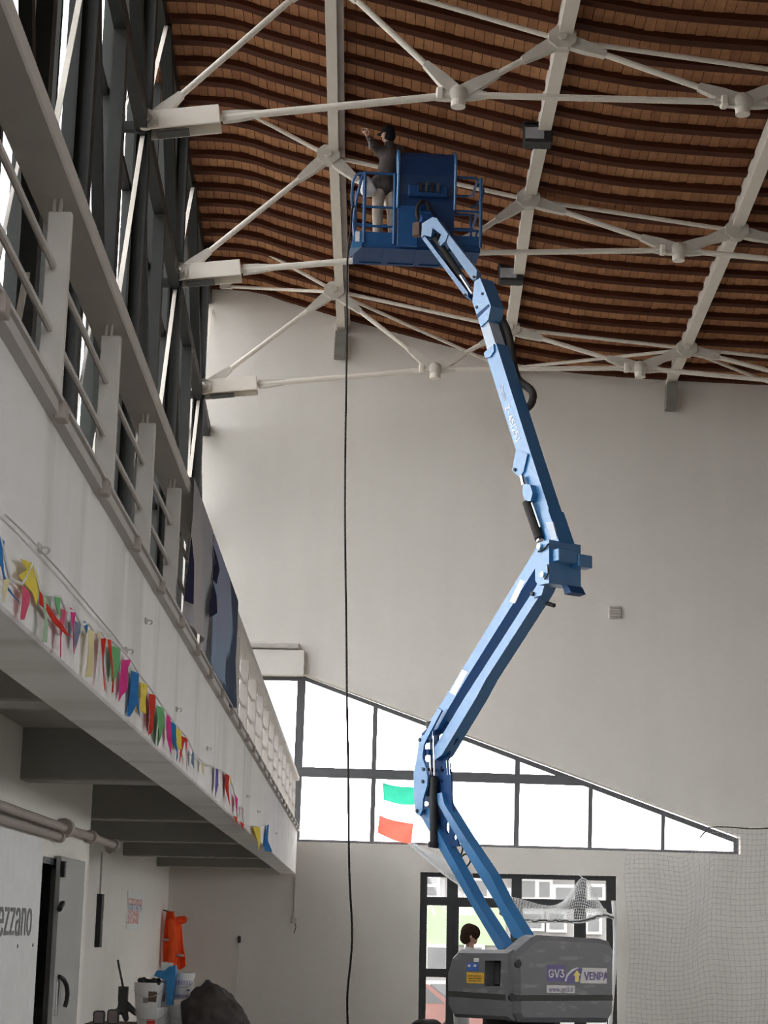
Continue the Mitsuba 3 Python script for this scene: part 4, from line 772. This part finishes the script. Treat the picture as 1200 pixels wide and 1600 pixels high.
tag(add('wire', tube(wire, 0.0035, 5), 'mat_ledge'), 'thin grey wire strung above the bunting on the gallery front', 'wire')
for (x, y), w in zip(((60, 856), (196, 1016), (227, 970), (275, 1108), (323, 1169), (385, 1244), (402, 1268), (430, 1302)), ('above the yellow pennant', 'near the pink pennant', 'higher up, alone on the plain white', 'above the red and green pennants', 'near the middle of the bare stretch', 'above the small pink pennants', 'above the last yellow pennant', 'nearest the back wall')):
    q = atx(x, y, -1.1)
    t = thing('wall_hook', f'small grey hook on the gallery front {w}', 'hook', 'hooks on the gallery front')
    add('plate', cbox(-1.1, -1.09, q[1] - 0.03, q[1] + 0.03, q[2] - 0.014, q[2] + 0.014, 0.003), 'mat_ledge', t); add('hook', tube(spline([q + V(0.01, 0.0, 0.0), q + V(0.025, 0.02, 0.006), q + V(0.03, 0.045, 0.0), q + V(0.02, 0.045, -0.012)], 8), 0.004, 6), 'mat_ledge', t)

# ------------------------------------------------------------------ banners hung over the railing
def banner_fn(y0, y1, c0, c1, c2):
    def fn(p, n, uv):
        t = (p.y - y0) / (y1 - y0); h = (p.z - 3.75) / 0.8
        w = fbm(p.y * 2.0, p.z * 1.4, 0.0, 3)
        base = mix(c0, c1, smoothstep(0.45, 0.62, w + 0.25 * (0.5 - h)))
        return mix(base, c2, smoothstep(0.66, 0.74, t + 0.10 * dr.sin(p.z * 7)))
    return fn
cloth('mat_banner_a', banner_fn(10.95, 13.3, (0.46, 0.45, 0.48), (0.52, 0.49, 0.49), (0.46, 0.45, 0.50)), 0.15)
cloth('mat_banner_b', banner_fn(12.6, 15.3, (0.34, 0.37, 0.50), (0.30, 0.40, 0.52), (0.09, 0.11, 0.16)), 0.12)
cloth('mat_banner_navy', (0.035, 0.035, 0.07), 0.05)
def banner(mk, y0, y1, zt0, zb, lab, seed):
    def f(u, v):
        y = y0 + (y1 - y0) * u; b = zb(u); z = zt0 + (b - zt0) * v
        return V(-1.065 + 0.03 * math.sin(y * 5 + seed) * v * v + 0.012 * math.sin(y * 13 + z * 5) * v, y, z)
    t = thing('banner', lab, 'banner', None); add('sheet', sheet(f, 48, 14), mk, t, True)
    add('fold', sheet(lambda u, v: V(-1.07 - 0.21 * v, y0 + (y1 - y0) * u, 4.612 + 0.004 * math.sin(v * 3.1)), 24, 4), mk, t, True); return t
ba = banner('mat_banner_a', 10.95, 12.5, 4.61, lambda u: 3.72, 'pale grey cloth banner hung over the gallery railing', 0)
bb_ = banner('mat_banner_b', 12.55, 15.3, 4.61, lambda u: 3.66 + 0.05 * math.sin(u * 7), 'blue banner with a dark right edge hung over the gallery railing', 2)
def strip(mk, pts, par, X0=-1.045):
    pl = [atx(x, y, X0) for x, y in pts]; add('dark_patch', prism(sg.Polygon([(p[1], p[2]) for p in pl]).buffer(0), V(X0, 0, 0), Y, Z, X, -0.002, 0.002), mk, par)
strip('mat_banner_navy', [(299, 840), (303, 880), (302, 944), (289, 939), (295, 880)], ba); strip('mat_banner_navy', [(333, 912), (338, 930), (339, 958), (327, 965), (330, 935)], bb_); strip('mat_banner_navy', [(333, 853), (338, 868), (343, 890), (338, 912), (333, 905), (337, 880)], bb_)

# ------------------------------------------------------------------ net on the right and over the door
def net_patch(f, nu, nv, r, step=1):
    ms = []
    for i in range(nu): ms.append(tube([f(i / (nu - 1), v) for v in np.linspace(0, 1, max(3, nv // step + 1))], r, 3, False))
    for j in range(nv): ms.append(tube([f(u, j / (nv - 1)) for u in np.linspace(0, 1, max(3, nu // step + 1))], r, 3, False))
    return cat_(ms)
NY = 33.25
nl, nr_ = 4.88, 10.5
ztop0 = aty(1090, 1291, NY)[2]; ztop1 = aty(1200, 1303, NY)[2]
def netf(u, v):
    x = nl + (nr_ - nl) * u; q = min(1.0, max(0.0, (x - 5.95) / 0.45)); zt_n = 3.28 + (ztop0 - 3.28) * q * q * (3 - 2 * q) + 0.02 * math.sin(x * 1.7)
    return V(x + 0.04 * math.sin(v * 9 + x * 2), NY + 0.05 * math.sin(x * 3.1 + v * 2), zt_n * (1 - v) + 0.02 * v + 0.02 * math.sin(x * 5 + v * 3))
nt = thing('net', 'large grey sports net hanging in front of the wall right of the door', 'net')
add('mesh', net_patch(netf, 66, 40, 0.0034, 2), 'mat_net_grey', nt, kind='stuff')
add('rope', tube([netf(u, 0) for u in np.linspace(0.24, 1, 30)], 0.012, 6), 'mat_dark_grey', nt)
gy = 33.2
def gath(u, v):
    x0 = aty(957 - 4 * v, 1366, gy)[0]; a = u * 9.0
    return V(x0 + 0.035 * math.cos(a) + 0.03 * u + 0.04 * math.sin(v * 5), gy + 0.05 * math.sin(a), 2.45 * (1 - v) + 0.02)
add('gathered_edge', sheet(gath, 26, 22), 'mat_net_white', nt, True)
sw = thing('net_swag', 'loose white net draped across the door beside the lift', 'net')
def curve(px, yy): return spline([aty(x, y, yy) for x, y in px], 40)
tp = curve([(780, 1405), (830, 1410), (880, 1408), (912, 1372), (930, 1396), (958, 1428)], 33.05); bt_ = curve([(780, 1428), (830, 1441), (880, 1441), (912, 1441), (935, 1434), (958, 1436)], 33.0)
def swf(u, v): i = u * 39; a = int(min(i, 38)); w = i - a; return (tp[a] * (1 - w) + tp[a + 1] * w) * (1 - v) + (bt_[a] * (1 - w) + bt_[a + 1] * w) * v + V(0, -0.05 * math.sin(v * 3.1), 0)
add('mesh', net_patch(swf, 50, 16, 0.006), 'mat_net_white', sw, kind='stuff')
for o in (0.0, 0.05): add('rope', tube(bt_ + V(0, -0.02, o), 0.014, 6), 'mat_net_white', sw)
add('rope', tube(bt_ + V(0, -0.03, 0.025) + 0.012 * rng.normal(size=(40, 3)), 0.013, 6), 'mat_dark_grey', sw)
add('tie', cat_([tube([bt_[-1], V(bt_[-1][0] - 0.04, YD - 0.03, bt_[-1][2] + 0.05)], 0.008, 5), tube([tp[26], V(tp[26][0], YD - 0.03, tp[26][2] + 0.08)], 0.006, 5)]), 'mat_net_white', sw)
s2 = thing('net_swag', 'bundled white net stretched from the window sill down to the lift', 'net')
q0, q1, q2_, q3 = aty(638, 1318, 33.3), aty(648, 1318, 33.3), aty(742, 1398, 33.0), aty(738, 1366, 33.0)
def s2f(u, v): a = q0 * (1 - u) + q2_ * u + V(0, 0, -0.06 * math.sin(u * 3.1)); b = q1 * (1 - u) + q3 * u; return a * (1 - v) + b * v + V(0, 0.04 * math.sin(v * 9), 0)
add('mesh', net_patch(s2f, 40, 16, 0.006), 'mat_net_white', s2, kind='stuff')
add('rope', tube([s2f(u, 0.0) for u in np.linspace(0, 1, 20)], 0.014, 6), 'mat_net_white', s2); add('rope', tube([s2f(u, 0.4) for u in np.linspace(0, 1, 20)], 0.012, 6), 'mat_net_white', s2)

add('tie', tube([s2f(0, 0.5), V(s2f(0, .5)[0] - 0.05, WALL + 0.05, s2f(0, .5)[2] + 0.0)], 0.012, 5), 'mat_net_white', s2)
# ------------------------------------------------------------------ flag in the window, wall fittings
fg = thing('flag', 'green, white and red flag hung in the back window beside the lift', 'flag')
FY = WALL + 0.06
def flagf(c):
    tl, tr_, bl, br = [aty(x, y, FY) for x, y in c]
    def f(u, v): return (tl * (1 - u) + tr_ * u) * (1 - v) + (bl * (1 - u) + br * u) * v + V(0, 0.03 * math.sin(u * 7 + v * 4), -0.03 * math.sin(u * 3.14) )
    return f
add('green_stripe', sheet(flagf([(598, 1223), (650, 1230), (600, 1250), (650, 1257)]), 16, 8), 'mat_italy_green', fg, True, label='green stripe')
add('white_stripe', sheet(flagf([(600, 1250), (650, 1257), (593, 1274), (648, 1287)]), 16, 8), 'mat_italy_white', fg, True, label='white stripe')
add('red_stripe', sheet(flagf([(593, 1274), (646, 1287), (590, 1301), (642, 1319)]), 16, 8), 'mat_italy_red', fg, True, label='red stripe')
a, b = aty(951, 947, WALL), aty(970, 967, WALL)
k = thing('wall_vent', 'small square grey vent on the back wall right of the boom', 'vent')
add('frame', cbox(a[0], b[0], WALL - 0.05, WALL - 0.001, b[2], a[2], 0.008), 'mat_ledge', k)
for i in range(4): zz = b[2] + 0.03 + i * 0.055; add('slat', fbox(V(0, WALL - 0.05, zz), X, unit(V(0, 1, 0.5)), unit(V(0, -0.5, 1)), (a[0] + 0.02, b[0] - 0.02), (-0.012, 0.02), (0, 0.012)), 'mat_trim', k)
k = thing('drain_pipe', 'thin grey conduit on the back wall under the end of the gallery', 'pipe')
q = aty(461, 1370, WALL - 0.03); q_ = aty(461, 1436, WALL - 0.03)
add('run', tube([q, V(q[0], q[1], q_[2])], 0.018, 8), 'mat_ledge', k, 30); add('junction_box', cbox(q[0] - 0.04, q[0] + 0.05, WALL - 0.06, WALL, q_[2] - 0.08, q_[2] + 0.01), 'mat_ledge', k); add('loose_wire', tube(spline([V(q[0] + .02, WALL - 0.03, q_[2] - 0.06), V(q[0] + .04, WALL - 0.05, q_[2] - 0.15), V(q[0] + .01, WALL - 0.04, q_[2] - 0.24)], 8), 0.008, 5), 'mat_dark_grey', k)
k = thing('wall_hook', 'black hook with a thin cord on the back wall right of the orange jackets', 'hook')
q = aty(374, 1468, WALL - 0.02); add('body', cbox(q[0] - 0.025, q[0] + 0.025, WALL - 0.06, WALL, q[2] - 0.06, q[2] + 0.06, 0.008), 'mat_black', k); add('cord', tube([q + V(0, -0.02, -0.05), q + V(-0.03, -0.02, -1.1)], 0.006, 5), 'mat_offwhite', k)
k = thing('poster', 'notice with red and blue lines of text on the wall under the gallery', 'poster')
yA, yB = atx(198, 1420, -3.4)[1], atx(223, 1420, -3.4)[1]; zA, zB = atx(210, 1393, -3.4)[2], atx(210, 1452, -3.4)[2]
add('paper', cbox(-3.398, -3.394, yA, yB, zB, zA, 0.001), 'mat_offwhite', k)
for i, (s_, fr0, m_) in enumerate((('TIE', 0.86, 'mat_poster_red'), ('CIOSO', 0.74, 'mat_poster_red'), ('VIETATO', 0.60, 'mat_poster_blue'), ('ZONE', 0.42, 'mat_poster_red'), ('ZONE', 0.24, 'mat_poster_red'))):
    if i in (0,): continue
    mm = meshkit.text_mesh(s_, 0.085 if i != 2 else 0.08, 0.003, True); bq = mm.bounds; mm.apply_translation((-bq[0, 0], 0, 0)); mm.apply_transform(np.diag([(yB - yA) * (0.86 if i < 3 else 0.7) / (bq[1, 0] - bq[0, 0]), 1.0, 1, 1]))
    mm.apply_transform(frame_mat(V(-3.3945, yA + 0.1, zB + (zA - zB) * fr0 - 0.05), Y, Z, X)); add('lettering', mm, m_, k)
k = thing('wall_bar', 'upright black bar fixed to the wall under the gallery beside the notice', 'bar')
q0, q1 = atx(158, 1397, -3.36), atx(153, 1480, -3.36); ym = (q0[1] + q1[1]) / 2
add('bar', cbox(-3.4, -3.33, ym - 0.08, ym + 0.12, q1[2], q0[2], 0.006), 'mat_black', k); add('conduit', tube([V(-3.385, ym + 0.1, q0[2]), V(-3.385, ym + 0.1, q0[2] + 0.55)], 0.012, 6), 'mat_ledge', k)

# ------------------------------------------------------------------ things by the wall, bottom left
TY = 20.0
tb = thing('work_table', 'low work table under the buckets by the wall', 'table')
tx0, tx1, tzp = aty(140, 1600, TY)[0], aty(392, 1600, TY)[0], aty(260, 1604, TY - .3)[2]
add('top', cbox(tx0 - 0.05, tx1 + 0.1, TY - 0.45, TY + 0.55, tzp - 0.04, tzp, 0.006), 'mat_brown', tb)
for sx in (tx0, tx1 + 0.02):
    for sy in (TY - 0.4, TY + 0.45): add('leg', box(sx, sx + 0.05, sy, sy + 0.05, 0, tzp - 0.04), 'mat_brown', tb)
def bucket(x, ytop, w, ybot, dy, lab, mark=None, lid=False, grp='white paint buckets by the wall'):
    a, b = aty(x - w / 2, ytop, TY + dy), aty(x + w / 2, ytop, TY + dy); c = (a + b) / 2; R = (b[0] - a[0]) / 2; z1 = c[2]; z0 = max(aty(x, ybot, TY + dy)[2], tzp) if ybot < 1599 else tzp
    k = thing('bucket', lab, 'bucket', grp); o = V(c[0], c[1], z0); hh = z1 - z0
    add('body', lathe([(0.001, 0), (R * 0.86, 0), (R * 0.97, hh * 0.86), (R * 1.0, hh * 0.87), (R * 1.0, hh), (R * 0.94, hh), (R * 0.85, 0.02), (0.001, 0.02)] if not lid else [(0.001, 0), (R * 0.86, 0), (R * 0.97, hh * 0.84), (R * 1.02, hh * 0.85), (R * 1.02, hh), (0.001, hh)], o, Z, 32), 'mat_offwhite', k, 30)
    add('wire_handle', tube([o + V(R * math.cos(t) * 1.02, -abs(R * math.sin(t)) * 1.0 - 0.01, hh * 0.82 - 0.10 * math.sin(t)) for t in np.linspace(0.05, 3.09, 16)], 0.004, 5), 'mat_ledge', k)
    for (dx0, dx1, f0, f1, m_) in (mark or []):
        th = np.linspace(dx0, dx1, 8); ra = lambda f: R * (0.86 + 0.11 * f) * 1.006
        P = np.array([[o[0] + ra(f) * math.sin(t), o[1] - ra(f) * math.cos(t), z0 + hh * 0.86 * f] for t in th for f in (f0, f1)]); Fm = [(2 * i, 2 * i + 2, 2 * i + 3) for i in range(7)] + [(2 * i, 2 * i + 3, 2 * i + 1) for i in range(7)]
        add('print', trimesh.Trimesh(P, np.array(Fm), process=False), m_, k)
    return c
bucket(237, 1573, 50, 1600, 0.0, 'white bucket at the bottom of the left stack', [(-0.2, 0.4, 0.1, 0.4, 'mat_red')])
c1 = bucket(233, 1535, 46, 1573, 0.0, 'white bucket with dark rags on top, upper of the left stack', [(0.1, 0.75, 0.25, 0.75, 'mat_brown'), (-0.3, 0.1, 0.2, 0.45, 'mat_mauve')])
bucket(256, 1571, 40, 1600, 0.3, 'white bucket half hidden behind the left stack, lower one'); bucket(250, 1532, 42, 1571, 0.3, 'white bucket half hidden behind the left stack, upper one', [(0.1, 0.6, 0.2, 0.6, 'mat_mauve')])
bucket(283, 1571, 40, 1600, 0.2, 'grey-white bucket under the purple labelled bucket'); bucket(288, 1520, 34, 1562, 0.2, 'white lidded bucket with purple label right of the blue bag', [(-0.9, 0.9, 0.66, 0.84, 'mat_lilac'), (-0.9, 0.9, 0.08, 0.24, 'mat_lilac'), (0.4, 0.75, 0.38, 0.46, 'mat_purple')], True)
rg = [np.array(c1) + V(rng.uniform(-0.11, 0.11), rng.uniform(-0.1, 0.1), rng.uniform(-0.02, 0.035)) for _ in range(14)]
tag(add('rag', blob([(rg[i], 0.03, rg[(i + 3) % 14], 0.022) for i in range(14)], 0.02, 3), 'mat_black', smooth=True), 'black rags heaped in the top of the left bucket', 'rag')
# blue bag
bgp = [aty(x, y, TY + 0.1) for x, y in ((242, 1524), (247, 1516), (258, 1517), (266, 1510), (276, 1508), (276, 1520), (272, 1550), (271, 1570), (262, 1570), (261, 1545), (262, 1532), (252, 1528))]
k = thing('bag', 'blue bag wedged between the white buckets', 'bag'); add('sack', prism([(p[0], p[2]) for p in bgp], V(0, TY + 0.06, 0), X, Z, Y, -0.08, 0.08), 'mat_bag_blue', k)
add('paper', fbox(aty(258, 1516, TY), X, Y, Z, (-0.04, 0.08), (0, 0.02), (0, 0.08)), 'mat_offwhite', k)
# tarpaulin heap
hp = trimesh.creation.icosphere(4, 1.0); hv = hp.vertices.copy(); cH = aty(336, 1598, TY); top_ = aty(330, 1545, TY)[2]
rr = 1 + 0.5 * (meshkit.fbm(hv * 2.3 + 5, 4) - 0.5) + 0.22 * np.abs(meshkit.noise(hv * 4.1 + 2, 3) - 0.5); hv = hv * rr[:, None]; hv[:, 2] = np.maximum(hv[:, 2], -0.05)
hv = hv * V(0.34, 0.30, (top_ - tzp) * 0.98) + V(cH[0], TY, tzp + 0.02); hv[:, 2] -= np.clip((hv[:, 0] - cH[0]) * 0.25, -0.02, 0.12) * (hv[:, 2] > tzp + 0.1); hp.vertices = hv
tag(add('tarpaulin', hp, 'mat_tarp', smooth=25), 'crumpled dark brown tarpaulin heaped right of the buckets', 'tarpaulin')
# broom, chairs backs
k = thing('broom', 'broom with a dark handle leaning among the things left of the buckets', 'broom')
a, b = aty(184, 1500, TY + 0.1), aty(193, 1546, TY + 0.05); c = aty(197, 1592, TY)
add('handle', tube([a, b], 0.012, 8), 'mat_dark_grey', k); add('head', hullpts([b + V(x * 0.05, y_ * 0.04, z_) for x in (-1, 1) for y_ in (-1, 1) for z_ in (0.03, -0.12)]), 'mat_dark_grey', k)
add('bristles', blob([(b + V(0, 0, -.12), .05, c + V(-.06, 0, .08), .04), (b + V(.02, 0, -.14), .04, c + V(.1, 0, .06), .03), (b + V(0, 0, -.16), .05, c + V(0, 0, 0.0), .03), (c + V(-.06, 0, .08), .04, c + V(-.14, 0, .06), .03)], 0.03, 3), 'mat_dark_grey', k, True)
for x0, x1, yt, lab in ((146, 164, 1579, 'mauve padded panel leaning at the wall, left of the pair'), (168, 186, 1577, 'mauve padded panel leaning at the wall, right of the pair')):
    p, q = aty(x0, yt, TY - 0.1), aty(x1, yt, TY - 0.1); w = q[0] - p[0]; hh = p[2] - tzp
    pol = sg.box(0, 0, w, hh).buffer(-0.03).buffer(0.03, quad_segs=6); k = thing('padded_panel', lab, 'panel', 'mauve panels by the wall')
    add('pad', prism(pol, V(p[0], TY - 0.1, tzp), X, Z, Y, 0, 0.05), 'mat_mauve', k); add('edge_trim', prism(pol.difference(pol.buffer(-0.012)), V(p[0], TY - 0.1, tzp), X, Z, Y, -0.006, 0.056), 'mat_dark_grey', k)
# orange jackets hung at the wall corner
JY = 32.9
def jk(pts, dy, th=0.16): return prism([(p[0], p[2]) for p in (aty(x, y, JY + dy) for x, y in pts)], V(0, JY + dy, 0), X, Z, Y, -th / 2, th / 2)
def jacket(pts, sleeve, tapes, dy, lab):
    k = thing('hi_vis_jacket', lab, 'jacket', 'orange jackets hung at the corner')
    m = jk(pts, dy).subdivide_to_size(0.06); v = m.vertices; m.vertices[:, 1] += 0.05 * np.sin(v[:, 0] * 22 + 3 * dy) + 0.03 * np.sin(v[:, 2] * 6 + v[:, 0] * 9); add('coat', m, 'mat_hivis', k, 35)
    add('sleeve', blob([(aty(*sleeve[i], JY + dy - 0.12), 0.075, aty(*sleeve[i + 1], JY + dy - 0.13), 0.068) for i in range(len(sleeve) - 1)], 0.03, 4), 'mat_hivis', k, True)
    for tp_ in tapes: add('reflective_tape', jk(tp_, dy - 0.02, 0.24), 'mat_tape', k)
    add('hook', tube([aty(263, 1424, JY + dy), aty(263, 1424, JY + dy) + V(-0.1, 0.15, 0.02)], 0.012, 6), 'mat_dark_grey', k)
jacket([(260, 1424), (271, 1424), (274, 1436), (273, 1470), (272, 1508), (258, 1512), (255, 1508), (256, 1470), (258, 1440)], [(268, 1440), (270, 1470), (268, 1500)], ([(257, 1466), (267, 1467), (267, 1471), (257, 1470)], [(257, 1502), (266, 1502), (266, 1506), (257, 1506)]), -0.25, 'orange hi-vis jacket hanging at the corner, the left one')
jacket([(270, 1434), (281, 1433), (283, 1450), (285, 1475), (290, 1498), (290, 1510), (282, 1515), (273, 1512), (270, 1480)], [(274, 1440), (281, 1438), (287, 1437)], ([(277, 1490), (288, 1491), (288, 1495), (277, 1494)],), 0.06, 'orange hi-vis jacket hanging at the corner with one sleeve out, the right one')

# ------------------------------------------------------------------ outside: ground and the house across the yard
add('ground', box(-60, 80, WALL + 0.36, 120, -0.65, -0.5), 'mat_ground', kind='structure'); add('ground', box(-80, -3.7, -60, WALL + 0.36, -0.65, -0.5), 'mat_ground', kind='structure'); add('ground', box(13.5, 80, -60, WALL + 0.36, -0.65, -0.5), 'mat_ground', kind='structure'); add('ground', box(-3.7, 13.5, -60, -6.7, -0.65, -0.5), 'mat_ground', kind='structure')
HY = 46.0
hs_ = thing('house', 'pale house with grey windows across the yard, seen through the door', 'house')
def hp_(x, y): p = aty(x, y, HY); return p[0], p[2]
zg0, zg1 = hp_(700, 1476)[1], hp_(700, 1411)[1]
ztop_h = hp_(600, 1345)[1]
add('wall', box(-2, 16, HY, HY + 6, -0.6, ztop_h), 'mat_house_white', hs_)
add('green_band', box(-2, hp_(790, 1440)[0], HY - 0.06, HY + 0.1, zg0, zg1), 'mat_house_green', hs_)
add('roof', hullpts([V(x, y, z) for x in (-2.5, 16.5) for y, z in ((HY - 0.4, ztop_h - 0.02), (HY + 6.4, ztop_h - 0.02), (HY + 3, ztop_h + 0.7))]), 'mat_trim', hs_)
for (x0, y0, x1, y1) in ((667, 1372, 682, 1381), (667, 1386, 682, 1399), (668, 1480, 697, 1514), (668, 1537, 698, 1560), (806, 1376, 835, 1402), (842, 1378, 858, 1402), (868, 1387, 896, 1406), (922, 1386, 940, 1402), (730, 1480, 752, 1512), (810, 1428, 845, 1450), (858, 1428, 880, 1452), (918, 1430, 935, 1455), (730, 1376, 760, 1400), (770, 1392, 795, 1402)):
    a, b = hp_(x0, y0), hp_(x1, y1)
    w = add('window', box(a[0] - 0.08, b[0] + 0.08, HY - 0.10, HY + 0.05, b[1] - 0.08, a[1] + 0.08), 'mat_house_frame', hs_); add('glass', box(a[0], b[0], HY - 0.12, HY - 0.09, b[1], a[1]), 'mat_house_glass', w)
car = thing('car', 'red car parked in the yard, glimpsed through the left side light of the door', 'car')
cc = V(aty(622, 1590, 40)[0], 40.0, -0.5)
body = [(-1.9, 0.3), (-1.9, 0.75), (-1.1, 0.85), (-0.6, 1.25), (0.6, 1.28), (1.1, 0.9), (1.75, 0.75), (1.85, 0.3)]
add('body', prism(body, cc, X, Z, Y, -0.75, 0.75), 'mat_car_red', car); add('windscreen', prism([(0.62, 1.26), (1.12, 0.9), (1.16, 0.9), (0.66, 1.28)], cc, X, Z, Y, -0.68, 0.68), 'mat_house_glass', car); add('side_window', prism([(-0.95, 0.88), (-0.55, 1.2), (0.55, 1.22), (0.95, 0.9)], cc, X, Z, Y, -0.76, 0.76), 'mat_house_glass', car)
for x in (-1.2, 1.15):
    for y in (-0.68, 0.68): add('wheel', disc(cc + V(x, y, 0.3), Y, 0.3, 0.2, 20), 'mat_rubber', car)
